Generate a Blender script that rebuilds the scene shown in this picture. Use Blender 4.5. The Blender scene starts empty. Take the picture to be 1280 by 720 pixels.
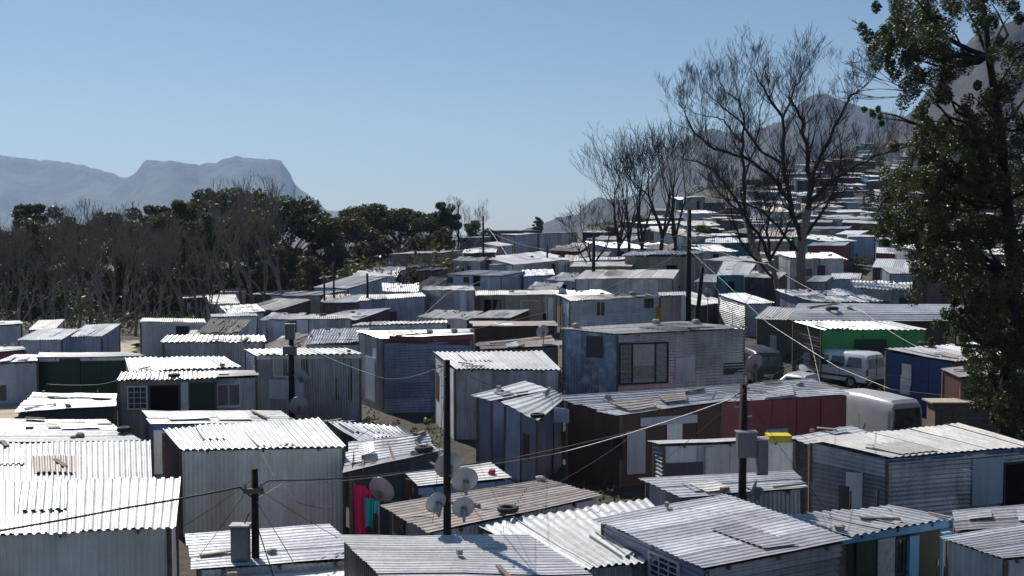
HAZE=1.0e-4; SUNE=5.0; SKYS=.06; EXPO=0.36; SKY_AIR=1.0; SKY_DUST=.25; SKY_OZ=4.0
import bpy, math, random
from mathutils import Vector, Matrix, noise
R = random.Random(11)
C = bpy.context.scene.collection
F = 1372.0; CX, CY = 640.0, 360.0; CAMZ = 9.0
PITCH = math.atan(70.0/F)
COSP, SINP = math.cos(PITCH), math.sin(PITCH)
SUN_AZ, SUN_EL = -32.0, 46.0      # degrees; azimuth from +Y, negative = left

def ray(px, py):
    x = (px-CX)/F; y = -(py-CY)/F
    # camera looks +Y pitched down by PITCH
    d = Vector((x, COSP + y*SINP, -SINP + y*COSP))
    return d/d.y
def at(px, py, Y):
    d = ray(px, py); return Vector((d.x*Y, Y, CAMZ + d.z*Y))

TU = [(-200,0,320,480,640,760,900,1100,1280,1500)]
TY = [0, 38, 50, 65, 85, 115, 150, 200, 260, 330, 400, 500, 700, 1000]
TZ = {  # px : heights at TY
 -200:[0,0,0,0,0,0,0,-.5,-2,-4,-6,-8,-10,-12],
 0:   [0,0,0,0,0,0,0,-.5,-2,-4,-6,-8,-10,-12],
 320: [0,0,.1,.2,.2,.2,.3,.3,-1,-3,-5,-8,-10,-12],
 480: [0,0,.4,.6,.9,2.2,4.2,4.5,3,0,-3,-6,-10,-12],
 640: [0,0,.9,1.3,2.0,3.8,5.6,7.2,6.5,4,1,-3,-8,-10],
 760: [0,0,1.0,1.5,2.2,4.0,6.0,8.3,10.5,11,9,6,2,0],
 900: [0,0,1.0,1.6,2.4,4.1,6.4,9.2,13.5,19.5,25,27,26,24],
 1100:[0,0,.8,1.6,2.8,4.6,7.0,10.8,17,25,33,46,60,80],
 1280:[0,0,.6,1.6,3.0,5.2,8.6,13.5,21,30,40,56,80,110],
 1500:[0,0,.6,1.8,3.4,6.4,11,17,26,37,48,66,96,130]}
TP = sorted(TZ)
def _sm(t): return t
def terr(x, y):
    if y <= 20: return 0.0
    px = CX + F*x/max(y, 30.0)
    px = min(max(px, TP[0]), TP[-1]-1e-3)
    yy = min(y, 999.9)
    j = 0
    while TY[j+1] <= yy: j += 1
    ty = (yy-TY[j])/(TY[j+1]-TY[j])
    i = 0
    while TP[i+1] <= px: i += 1
    tx = (px-TP[i])/(TP[i+1]-TP[i]); tx = tx*tx*(3-2*tx)
    a, b = TZ[TP[i]], TZ[TP[i+1]]
    za = a[j]+(a[j+1]-a[j])*ty; zb = b[j]+(b[j+1]-b[j])*ty
    z = za+(zb-za)*tx
    if y > 1000: z = z*max(0.0, 1-(y-1000)/600) - 12*min(1, (y-1000)/600)
    return z
def hit(px, py, h):
    """point on the ray of a pixel that stands h metres over the ground"""
    d = ray(px, py); lo = 5.0
    g = lambda Y: CAMZ + d.z*Y - terr(d.x*Y, Y) - h
    Y = 15.0
    while g(Y) > 0 and Y < 1500: Y *= 1.01
    lo, hi = Y/1.01, Y
    for _ in range(20):
        m = (lo+hi)/2
        if g(m) > 0: lo = m
        else: hi = m
    return Vector((d.x*lo, lo, CAMZ + d.z*lo))

# ---------------------------------------------------------------- mesh builder
class MB:
    def __init__(s): s.v=[]; s.f=[]; s.t=[]; s.m=[]
    def quad(s, a, b, c, d, tone=.5, mi=0):
        n=len(s.v); s.v += [a,b,c,d]; s.f.append((n,n+1,n+2,n+3)); s.t.append(tone); s.m.append(mi)
    def box(s, c, sx, sy, sz, rot=0.0, tone=.5, mi=0, M=None):
        """box centred at c"""
        n=len(s.v); co,si=math.cos(rot),math.sin(rot)
        for dz in (-.5,.5):
            for dx,dy in ((-.5,-.5),(.5,-.5),(.5,.5),(-.5,.5)):
                p=Vector((dx*sx,dy*sy,dz*sz))
                if M is not None: p = M@p
                else: p = Vector((p.x*co-p.y*si, p.x*si+p.y*co, p.z))
                s.v.append(Vector(c)+p)
        for f in ((0,3,2,1),(4,5,6,7),(0,1,5,4),(1,2,6,5),(2,3,7,6),(3,0,4,7)):
            s.f.append(tuple(n+i for i in f)); s.t.append(tone); s.m.append(mi)
    def bar(s, a, b, w, h=None, up=Vector((0,0,1)), tone=.5, mi=0):
        a=Vector(a); b=Vector(b); h=h or w; d=b-a; L=d.length
        if L<1e-6: return
        y=d/L; x=y.cross(up)
        if x.length<1e-4: x=y.cross(Vector((1,0,0)))
        x.normalize(); z=x.cross(y)
        M=Matrix((x,y,z)).transposed()
        s.box((a+b)/2, w, L, h, tone=tone, mi=mi, M=M)
    def tube(s, pts, rad, n=6, cap=True, tone=.5, mi=0):
        base=len(s.v); k=len(pts); pts=[Vector(p) for p in pts]
        if not isinstance(rad,(list,tuple)): rad=[rad]*k
        ref=Vector((.3,.2,1)).normalized()
        for i,p in enumerate(pts):
            t=(pts[min(i+1,k-1)]-pts[max(i-1,0)])
            if t.length<1e-9: t=Vector((0,0,1))
            t.normalize(); x=t.cross(ref)
            if x.length<.05: x=t.cross(Vector((1,0,0)))
            x.normalize(); y=t.cross(x)
            for j in range(n):
                a=2*math.pi*j/n
                s.v.append(p+(x*math.cos(a)+y*math.sin(a))*rad[i])
        for i in range(k-1):
            for j in range(n):
                a=base+i*n+j; b=base+i*n+(j+1)%n
                s.f.append((a,b,b+n,a+n)); s.t.append(tone); s.m.append(mi)
        if cap:
            s.f.append(tuple(base+j for j in range(n))[::-1]); s.t.append(tone); s.m.append(mi)
            s.f.append(tuple(base+(k-1)*n+j for j in range(n))); s.t.append(tone); s.m.append(mi)
    def build(s, name, mat, parent=None, org=None, smooth=False):
        org = Vector(org) if org is not None else Vector((0,0,0))
        me=bpy.data.meshes.new(name)
        me.from_pydata([tuple(p-org) for p in s.v],[],s.f)
        for m in (mat if isinstance(mat,(list,tuple)) else [mat]): me.materials.append(m)
        if isinstance(mat,(list,tuple)): me.polygons.foreach_set('material_index', s.m)
        at_=me.attributes.new('tone','FLOAT','FACE'); at_.data.foreach_set('value', s.t)
        if smooth: me.polygons.foreach_set('use_smooth',[True]*len(s.f))
        me.update()
        o=bpy.data.objects.new(name,me); C.objects.link(o)
        if parent is not None: o.parent=parent
        return o
def empty(name, loc, label=None, cat=None, group=None):
    o=bpy.data.objects.new(name,None); C.objects.link(o); o.location=loc; o.empty_display_size=.2
    tag(o,label,cat,group); return o
def tag(o,label=None,cat=None,group=None,kind=None):
    if label: o['label']=label
    if cat: o['category']=cat
    if group: o['group']=group
    if kind: o['kind']=kind
    return o
def solo(mb, name, mat, org, label, cat, group=None, kind=None, smooth=False):
    o=mb.build(name, mat, None, org, smooth); o.location=org; tag(o,label,cat,group,kind); return o
def dup(root, loc, rz=0, sc=1.0, label=None, group=None):
    r=root.copy(); C.objects.link(r); r.location=loc; r.rotation_euler=(0,0,rz)
    r.scale = sc if isinstance(sc,(tuple,list)) else (sc,sc,sc)
    if label: r['label']=label
    if group: r['group']=group
    for ch in list(root.children):
        c=ch.copy(); C.objects.link(c); c.parent=r
        for g in list(ch.children):
            d=g.copy(); C.objects.link(d); d.parent=c
    return r

# ---------------------------------------------------------------- materials
MATS={}
def nodes(name):
    m=bpy.data.materials.new(name); m.use_nodes=True; nt=m.node_tree; nt.nodes.clear()
    out=nt.nodes.new('ShaderNodeOutputMaterial'); b=nt.nodes.new('ShaderNodeBsdfPrincipled')
    nt.links.new(b.outputs[0],out.inputs['Surface']); MATS[name]=m
    return m,nt,b,out
def N(nt,t,**k):
    n=nt.nodes.new(t)
    for a,v in k.items():
        if a.startswith('i_'):
            key=a[2:]; key=int(key) if key.isdigit() else key.replace('_',' ')
            n.inputs[key].default_value=v
        else: setattr(n,a,v)
    return n
def ramp(nt,src,stops):
    r=nt.nodes.new('ShaderNodeValToRGB'); cr=r.color_ramp
    while len(cr.elements)<len(stops): cr.elements.new(.5)
    for e,(p,c) in zip(cr.elements,stops): e.position=p; e.color=c if len(c)==4 else (*c,1)
    nt.links.new(src,r.inputs[0]); return r.outputs[0]
def mixc(nt,fac,a,b,mode='MIX'):
    m=nt.nodes.new('ShaderNodeMix'); m.data_type='RGBA'; m.blend_type=mode
    if isinstance(fac,(int,float)): m.inputs[0].default_value=fac
    else: nt.links.new(fac,m.inputs[0])
    for v,i in ((a,6),(b,7)):
        if isinstance(v,tuple): m.inputs[i].default_value=(*v[:3],1)
        else: nt.links.new(v,m.inputs[i])
    return m.outputs[2]
def sheet(name, col, metal=.4, rough=.42, rust=.35, rustcol=(.11,.05,.03), dirt=.5, spread=.35, scale=1.0, bump=.15):
    """painted or galvanised sheet: every sheet its own tone, grime, streaks and rust"""
    m,nt,b,out=nodes(name); L=nt.links
    tc=N(nt,'ShaderNodeTexCoord'); at_=N(nt,'ShaderNodeAttribute',attribute_name='tone')
    n1=N(nt,'ShaderNodeTexNoise',i_Scale=.9*scale,i_Detail=6.0,i_Roughness=.65)
    n2=N(nt,'ShaderNodeTexNoise',i_Scale=3.5*scale,i_Detail=8.0,i_Roughness=.7)
    n3=N(nt,'ShaderNodeTexNoise',i_Scale=14*scale,i_Detail=4.0)
    # streaks stretched along z
    mp=N(nt,'ShaderNodeMapping'); mp.inputs['Scale'].default_value=(5,5,.5); L.new(tc.outputs['Object'],mp.inputs[0])
    n4=N(nt,'ShaderNodeTexNoise',i_Scale=1.2*scale,i_Detail=5.0,i_Roughness=.6); L.new(mp.outputs[0],n4.inputs['Vector'])
    # offset by tone so that neighbouring sheets differ
    ad=N(nt,'ShaderNodeVectorMath',operation='MULTIPLY_ADD'); cmb=N(nt,'ShaderNodeCombineXYZ')
    for i in range(3): L.new(at_.outputs['Fac'],cmb.inputs[i])
    L.new(cmb.outputs[0],ad.inputs[0]); ad.inputs[1].default_value=(9,7,5); L.new(tc.outputs['Object'],ad.inputs[2])
    for n in (n1,n2,n3): L.new(ad.outputs[0],n.inputs['Vector'])
    lo=tuple(c*(1-spread) for c in col); hi=tuple(min(.92,c*(1+spread*.6)) for c in col)
    c=ramp(nt,at_.outputs['Fac'],[(0,lo),(1,hi)])
    dk=ramp(nt,n1.outputs[0],[(.35,(1-dirt*.6,)*3),(.62,(1,1,1))])
    c=mixc(nt,1.0,c,dk,'MULTIPLY')
    dk2=ramp(nt,n4.outputs[0],[(.38,(1-dirt*.45,)*3),(.6,(1,1,1))])
    c=mixc(nt,1.0,c,dk2,'MULTIPLY')
    rf=ramp(nt,n2.outputs[0],[(.62-.16*rust,(0,0,0)),(.75-.1*rust,(1,1,1))])
    mm=N(nt,'ShaderNodeMath',operation='MULTIPLY'); L.new(rf,mm.inputs[0]); mm.inputs[1].default_value=min(1,rust*1.6)
    c=mixc(nt,mm.outputs[0],c,rustcol); L.new(c,b.inputs['Base Color'])
    rr=N(nt,'ShaderNodeMapRange'); L.new(n3.outputs[0],rr.inputs[0]); rr.inputs[3].default_value=rough-.08; rr.inputs[4].default_value=rough+.16
    L.new(rr.outputs[0],b.inputs['Roughness'])
    mt=N(nt,'ShaderNodeMath',operation='MULTIPLY_ADD'); L.new(mm.outputs[0],mt.inputs[0]); mt.inputs[1].default_value=-metal; mt.inputs[2].default_value=metal
    L.new(mt.outputs[0],b.inputs['Metallic'])
    bp=N(nt,'ShaderNodeBump',i_Strength=bump,i_Distance=.03); L.new(n2.outputs[0],bp.inputs['Height']); L.new(bp.outputs[0],b.inputs['Normal'])
    return m
def plain(name,col,rough=.7,metal=0,var=.3,scale=6,spec=.4,bump=.2,trans=0):
    m,nt,b,out=nodes(name); L=nt.links
    tc=N(nt,'ShaderNodeTexCoord'); n=N(nt,'ShaderNodeTexNoise',i_Scale=float(scale),i_Detail=7.0,i_Roughness=.65); L.new(tc.outputs['Object'],n.inputs['Vector'])
    at_=N(nt,'ShaderNodeAttribute',attribute_name='tone')
    c=ramp(nt,n.outputs[0],[(.3,tuple(x*(1-var) for x in col)),(.7,tuple(min(.95,x*(1+var*.7)) for x in col))])
    tn=ramp(nt,at_.outputs['Fac'],[(0,(.75,)*3),(1,(1.0,)*3)])
    c=mixc(nt,1.0,c,tn,'MULTIPLY'); L.new(c,b.inputs['Base Color'])
    b.inputs['Roughness'].default_value=rough; b.inputs['Metallic'].default_value=metal; b.inputs['Specular IOR Level'].default_value=spec
    if bump:
        bp=N(nt,'ShaderNodeBump',i_Strength=bump,i_Distance=.02); L.new(n.outputs[0],bp.inputs['Height']); L.new(bp.outputs[0],b.inputs['Normal'])
    return m
# roofs
G_BRIGHT=sheet('roof_bright_tin',(.66,.67,.68),.2,.36,.12,dirt=.35,spread=.25)
G_STRIPE=sheet('roof_galvanised',(.74,.75,.78),.25,.3,.14,dirt=.45,spread=.3)
G_GREY=sheet('roof_grey_tin',(.48,.49,.52),.2,.42,.28,dirt=.55,spread=.35)
G_BROWN=sheet('roof_brown_tin',(.42,.36,.33),.1,.5,.42,(.16,.09,.06),dirt=.5,spread=.3)
G_WARM=sheet('roof_warm_white',(.74,.71,.68),.1,.45,.25,(.22,.13,.08),dirt=.4,spread=.22)
# walls
W_CREAM=sheet('wall_cream_sheet',(.90,.86,.77),.0,.5,.1,(.35,.28,.18),dirt=.32,spread=.14)  # cream lightened and warmed to stand in for light bounced off nearby roofs
W_WHITE=sheet('wall_white_sheet',(.70,.70,.71),.05,.5,.12,dirt=.4,spread=.2)
W_GALV=sheet('wall_galvanised',(.46,.47,.51),.45,.36,.2,dirt=.5,spread=.35)
W_BLUEG=sheet('wall_blue_grey',(.30,.34,.46),.35,.36,.2,dirt=.4,spread=.3)
W_DARK=sheet('wall_dark_tin',(.07,.073,.08),.2,.5,.3,dirt=.4,spread=.4)
W_PALE=sheet('wall_pale_blue',(.45,.51,.60),.05,.5,.15,dirt=.35,spread=.2)
W_BLUE=sheet('wall_blue_paint',(.05,.14,.30),.05,.45,.3,(.35,.36,.38),dirt=.4,spread=.3)
W_BLUEW=sheet('wall_weathered_blue',(.26,.36,.48),.25,.36,.8,(.58,.60,.62),dirt=.4,spread=.35,scale=.7)
W_RED=sheet('wall_dark_red',(.23,.05,.06),.0,.5,.12,(.06,.02,.02),dirt=.3,spread=.15)
W_RUST=sheet('wall_red_brown',(.085,.035,.028),.0,.6,.4,(.05,.025,.02),dirt=.5,spread=.35)
W_GREEN=sheet('wall_green_paint',(.045,.32,.09),.0,.45,.08,(.02,.08,.03),dirt=.25,spread=.15)
W_DGREEN=sheet('wall_bottle_green',(.012,.035,.022),.0,.55,.1,dirt=.3,spread=.15)
W_TURQ=sheet('wall_turquoise',(.04,.24,.30),.0,.5,.1,dirt=.3,spread=.2)
W_BEIGE=sheet('wall_beige',(.34,.30,.25),.0,.6,.2,(.2,.14,.1),dirt=.4,spread=.2)
W_PINK=sheet('wall_pinkish',(.33,.28,.29),.0,.6,.2,(.25,.16,.13),dirt=.4,spread=.2)
W_WOOD=sheet('wall_grey_boards',(.15,.12,.10),.0,.75,.3,(.07,.05,.04),dirt=.6,spread=.45)
W_LBLUE=sheet('trim_light_blue',(.13,.36,.60),.0,.5,.12,dirt=.3,spread=.15)
W_SILV=sheet('wall_crumpled_silver',(.72,.73,.77),.7,.27,.10,dirt=.45,spread=.35,bump=.3)
W_TARP=sheet('tarpaulin_blue',(.025,.06,.22),.0,.35,.12,(.06,.25,.3),dirt=.3,spread=.3,bump=.5)
GLASS=plain('window_glass',(.03,.035,.045),.08,0,.3,2,.8,0)
DARKIN=plain('painted_dark_interior',(.012,.011,.011),.9,0,.4,3,.1,0)  # near-black colour painting the shade inside doorways
CURT=plain('net_curtain',(.45,.45,.42),.8,0,.3,9,.2,.3)
FRW=plain('white_frame',(.6,.6,.58),.5,0,.15,8)
FRB=plain('dark_frame',(.04,.035,.03),.6,0,.3,8)
WOOD=plain('old_timber',(.16,.12,.09),.8,0,.45,7)
WOODL=plain('pale_timber',(.42,.35,.27),.8,0,.35,7)
POLEM=plain('tarred_pole',(.022,.019,.018),.8,0,.4,9,.2)
STEEL=plain('grey_steel',(.30,.31,.33),.4,.6,.2,10)
BOXM=plain('grey_enclosure',(.13,.135,.15),.45,.1,.15,8)
DISH=plain('dish_grey',(.42,.43,.45),.5,.1,.14,6)
CABLE=plain('black_cable',(.02,.02,.02),.5,0,.2,9)
CABLEL=plain('pale_cable',(.30,.30,.30),.4,.4,.2,9)
RUB=plain('black_rubber',(.018,.018,.018),.8,0,.3,10)
BRICK=plain('brick_stone',(.28,.20,.16),.9,0,.4,10)
STONE=plain('grey_stone',(.30,.28,.26),.9,0,.4,10)
YEL=plain('yellow_plastic',(.62,.50,.03),.5,0,.1,5)
ORA=plain('orange_yellow_paint',(.55,.28,.02),.6,0,.3,5)
PNK=plain('pink_cloth',(.62,.015,.11),.85,0,.15,5)
TEAL=plain('teal_cloth',(.02,.32,.33),.85,0,.15,5)
LTEAL=plain('light_teal_cloth',(.10,.50,.58),.85,0,.15,5)
REDC=plain('red_cloth',(.45,.03,.05),.85,0,.3,9)
CARW=plain('car_white',(.62,.63,.65),.3,.1,.06,2,.5,0)
CARS=plain('car_silver',(.34,.35,.38),.32,.5,.08,2,.5,0)
CARV=plain('car_dusty_silver',(.45,.455,.47),.38,.25,.12,2,.5,0)
CARD=plain('car_dark',(.06,.065,.08),.3,.3,.1,2,.5,0)
LAMP=plain('tail_lamp_red',(.35,.01,.01),.3,0,.1,4,.5,0)
BARKD=plain('dark_bark',(.04,.032,.03),.95,0,.5,5,.1)
BARKG=plain('grey_bark',(.23,.19,.165),.95,0,.45,5,.1)
BARKP=plain('pale_dead_bark',(.30,.27,.25),.9,0,.35,5,.15)
def leafm(name,a,b_,tr=.3,gloss=.25):
    m,nt,b,out=nodes(name); L=nt.links
    at_=N(nt,'ShaderNodeAttribute',attribute_name='tone')
    c=ramp(nt,at_.outputs['Fac'],[(0,a),(1,b_)]); L.new(c,b.inputs['Base Color'])
    b.inputs['Roughness'].default_value=.45; b.inputs['Specular IOR Level'].default_value=gloss
    t=N(nt,'ShaderNodeBsdfTranslucent'); L.new(c,t.inputs[0])
    mx=N(nt,'ShaderNodeMixShader'); mx.inputs[0].default_value=tr
    L.new(b.outputs[0],mx.inputs[1]); L.new(t.outputs[0],mx.inputs[2]); L.new(mx.outputs[0],out.inputs['Surface'])
    return m
LEAFD=leafm('dark_evergreen_leaves',(.03,.038,.015),(.13,.135,.055),.3,.15)
LEAFP=leafm('pine_needles',(.03,.04,.015),(.11,.125,.045),.25,.15)
LEAFE=leafm('eucalyptus_leaves',(.012,.02,.007),(.085,.105,.028),.32,.3)
LEAFB=leafm('bush_leaves',(.03,.045,.012),(.10,.12,.03),.3,.2)
# ---------------------------------------------------------------- corrugated sheets
def lerp(a,b,t): return a+(b-a)*t
def corr(mb, A,B,Cc,D, pitch=.17, amp=.022, sheetw=.85, rag=.0, lift=.012, rows=4, dent=.02, prof=6, courses=1, sag=0.0, seed=None):
    """A->B runs across the ribs, A->D along them. Sheets of several ribs, each with its own length, lift and tone."""
    rr=random.Random(seed if seed is not None else R.random())
    A,B,Cc,D=map(Vector,(A,B,Cc,D))
    nrm=(B-A).cross(D-A).normalized()
    if nrm.z<-.02 or (abs(nrm.z)<.02 and nrm.y>0): nrm=-nrm
    lenu=((B-A).length+(Cc-D).length)/2; lenv=((D-A).length+(Cc-B).length)/2
    nr=max(2,int(round(lenu/pitch))); per=max(1,int(round(sheetw/pitch)))
    i=0
    while i<nr:
        k=min(per,nr-i)
        if nr-i-k==1: k+=1
        for c in range(courses):
            v0=c/courses - (.03 if c else 0); v1=(c+1)/courses+(.03 if c<courses-1 else 0)
            if c==0: v0-=rr.uniform(0,rag)/lenv
            if c==courses-1: v1+=rr.uniform(-rag*.4,rag)/lenv
            lf=rr.uniform(0,lift)+ (c%2)*.008 + ((i//per)%2)*.006
            skew=rr.uniform(-1,1)*rag*.25/lenv; tone=rr.random()**1.2
            base=len(mb.v); nu=k*prof+1
            up=rr.uniform(0,lift*1.5)
            for r in range(rows+1):
                v=v0+(v1-v0)*r/rows
                for j in range(nu):
                    u=(i+j/prof)/nr
                    vv=v+skew*(j/(nu-1)-.5)
                    p=lerp(lerp(A,B,u),lerp(D,Cc,u),vv)
                    ph=(j%prof)/prof
                    h=amp*math.cos(2*math.pi*ph)
                    if prof>=6: h=max(-amp*.75,min(amp*.75,h*1.25))
                    d=noise.noise(p*1.3)*dent+noise.noise(p*.45)*dent*1.6
                    s_=-sag*math.sin(math.pi*min(1,max(0,u)))*4*0.25
                    mb.v.append(p+nrm*(h+lf+d+up*(r/rows)**3)+Vector((0,0,s_)))
            for r in range(rows):
                for j in range(nu-1):
                    a=base+r*nu+j
                    mb.f.append((a,a+1,a+1+nu,a+nu)); mb.t.append(tone); mb.m.append(0)
        i+=k
def flatp(mb,A,B,Cc,D,w=1.1,seed=None,off=.01):
    """flat boards or panels, each its own tone; A->B along the wall, A->D up"""
    rr=random.Random(seed if seed is not None else R.random())
    A,B,Cc,D=map(Vector,(A,B,Cc,D)); nrm=(B-A).cross(D-A).normalized()
    n=max(1,int(round((B-A).length/w)))
    for i in range(n):
        u0,u1=i/n,(i+1)/n; o=nrm*rr.uniform(-off,off)*2
        g=.004
        mb.quad(lerp(A,B,u0)+o,lerp(A,B,u1-g)+o,lerp(D,Cc,u1-g)+o,lerp(D,Cc,u0)+o,rr.random())
def hboards(mb,A,B,Cc,D,w=.16,seed=None):
    rr=random.Random(seed if seed is not None else R.random())
    A,B,Cc,D=map(Vector,(A,B,Cc,D)); nrm=(B-A).cross(D-A).normalized()
    n=max(2,int(round((D-A).length/w)))
    for i in range(n):
        v0,v1=i/n,(i+1)/n-.01; t=rr.random()
        e0,e1=rr.uniform(-.01,.01),rr.uniform(-.01,.01)
        mb.quad(lerp(A,D,v0)+nrm*(.035+e0),lerp(B,Cc,v0)+nrm*(.035+e1),lerp(B,Cc,v1)+nrm*e1,lerp(A,D,v1)+nrm*e0,t)
# a wall: style v = vertical ribs, h = horizontal ribs, p = flat panels, b = horizontal boards
def wall(parent, org, bl,br,tr,tl, mat, style='v', label=None, pitch=.13, amp=.016):
    mb=MB()
    if style=='v': corr(mb,bl,br,tr,tl,pitch,amp,.8,rag=.0,lift=.012,rows=3,dent=.02)
    elif style=='h': corr(mb,bl,tl,tr,br,pitch,amp*1.1,.75,rag=.04,lift=.02,rows=4,dent=.03,courses=2 if (Vector(br)-Vector(bl)).length>2.6 else 1)
    elif style=='p': flatp(mb,bl,br,tr,tl)
    else: hboards(mb,bl,br,tr,tl)
    o=mb.build('wall',mat,parent,None)
    # shift into the thing's frame
    for v in o.data.vertices: v.co-=Vector(org)
    if label: o['label']=label
    return o
def finish(o,org):
    for v in o.data.vertices: v.co-=Vector(org)
    return o
def opening(parent, org, plane, rect, kind):
    """plane=(bl,br,tl) of the wall as seen; rect in pixels (x0,y0,x1,y1); a framed opening mounted on the wall"""
    bl,br,tl=plane; nrm=(br-bl).cross(tl-bl).normalized()
    cam=Vector((0,0,CAMZ))
    if nrm.dot(cam-bl)<0: nrm=-nrm
    ux=(br-bl); ux.z=0; ux.normalize()
    def hitp(px,py):
        d=ray(px,py); t=(bl-cam).dot(nrm)/d.dot(nrm); return cam+d*t
    x0,y0,x1,y1=rect
    a=hitp(x0,(y0+y1)/2); b=hitp(x1,(y0+y1)/2); t_=hitp((x0+x1)/2,y0); u_=hitp((x0+x1)/2,y1)
    w=max(.3,(b-a).dot(ux)); h=max(.3,t_.z-u_.z)
    c=Vector(((a.x+b.x)/2,(a.y+b.y)/2,(t_.z+u_.z)/2)); up=Vector((0,0,1))
    n=Vector((nrm.x,nrm.y,0)).normalized()
    o=c+n*.045
    def rectbar(mb,cx_,cz_,w_,h_,d_=.05,off=0,tone=.6):
        p=o+ux*cx_+up*cz_+n*off; M=Matrix((ux,n,up)).transposed()
        mb.box(p,w_,d_,h_,M=M,tone=tone)
    fr=FRW if 'w' in kind else FRB
    t=.06
    if kind[0]=='W':      # window: frame > panes
        mb=MB(); rectbar(mb,-w/2,0,t,h+t);rectbar(mb,w/2,0,t,h+t);rectbar(mb,0,h/2,w-t,t);rectbar(mb,0,-h/2,w-t,t)
        nm=1 if w<1.1 else 3
        if 'g' in kind: # grid
            for i in (1,2): rectbar(mb,-w/2+w*i/3,0,.025,h-t,.03)
            for i in (1,2,3): rectbar(mb,0,-h/2+h*i/4,w-t,.025,.034)
        else:
            for i in range(nm): rectbar(mb,-w/2+w*(i+1)/(nm+1),0,.04,h-t,.04)
        wo=finish(mb.build('window',fr,parent,None),org)
        for i in range(nm+1):
            mp=MB(); cw=w/(nm+1); rectbar(mp,-w/2+cw*(i+.5),0,cw-.045,h-t-.002,.012,-.012)
            finish(mp.build('pane',CURT if ('c' in kind and i%2==0) else GLASS,wo,None),org)
        if 's' in kind:
            ms=MB(); rectbar(ms,0,-h/2-t*.9,w+.2,.05,.12,.02); finish(ms.build('sill',fr,wo,None),org)
        return wo
    if kind[0]=='B':      # big window with open curtain, pale board low in the middle
        mb=MB(); rectbar(mb,-w/2,0,.07,h+t,.09);rectbar(mb,w/2,0,.07,h+t,.09);rectbar(mb,0,h/2,w,.07,.09);rectbar(mb,0,-h/2,w,.07,.09)
        rectbar(mb,-w*.24,0,.06,h,.07);rectbar(mb,w*.24,0,.06,h,.07)
        wo=finish(mb.build('window',FRB,parent,None),org)
        for cx_,cw,m_,k_ in ((-w*.37,w*.22,CURT,'curtain'),(0,w*.45,FRW,'blind'),(w*.37,w*.22,CURT,'curtain')):
            mp=MB(); rectbar(mp,cx_,0,cw,h-.08,.02,-.01,.2); finish(mp.build(k_,m_,wo,None),org)
        mp=MB(); rectbar(mp,0,-h*.22,w*.43,h*.32,.02,.012); finish(mp.build('board',WOODL,wo,None),org)
        mp=MB()
        for i in range(1,4): rectbar(mp,-w*.37-w*.11+w*.22*i/4,0,.015,h-.1,.012,.012)
        for i in range(1,8): rectbar(mp,-w*.37,-h/2+h*i/8,w*.22,.015,.012,.02)
        finish(mp.build('grille',FRB,wo,None),org)
        return wo
    if kind[0]=='D':      # doorway: a near-black panel paints the unlit inside
        mb=MB(); rectbar(mb,-w/2,0,t,h);rectbar(mb,w/2,0,t,h);rectbar(mb,0,h/2,w+t,t)
        wo=finish(mb.build('doorway',fr,parent,None),org)
        mp=MB(); rectbar(mp,0,-.01,w-.05,h-.05,.01,-.012); finish(mp.build('opening',DARKIN,wo,None),org); return wo
    if kind[0] in 'PQ':   # closed door leaf
        leaf={'P':W_WOOD,'Q':W_RUST}[kind[0]]
        mb=MB(); k=max(2,int(w/.2))
        for i in range(k): rectbar(mb,-w/2+w*(i+.5)/k,0,w/k-.012,h,.03,.0,R.random())
        wo=finish(mb.build('door',leaf,parent,None),org)
        mh=MB(); rectbar(mh,w*.38,0,.03,.14,.05,.03); finish(mh.build('handle',STEEL,wo,None),org); return wo
    if kind[0]=='V':      # a plain mounted panel in given colour
        m_={'k':W_DARK,'g':W_GREEN,'c':CURT,'l':W_PALE,'y':ORA,'w':W_WHITE,'b':W_LBLUE,'r':W_RUST,'d':W_DGREEN}[kind[1]]
        mb=MB(); rectbar(mb,0,0,w,h,.03,0,R.random()); return finish(mb.build('panel',m_,parent,None),org)
    if kind[0]=='T':      # upright post / white trim
        mb=MB(); rectbar(mb,0,0,w,h,.1,.03,.8); return finish(mb.build('post',FRW if 'w' in kind else W_LBLUE if 'b' in kind else WOOD,parent,None),org)
USED=[]   # footprints
CLUT=[]
RV=[];RF=[]   # all roof faces, to lay things on
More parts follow.
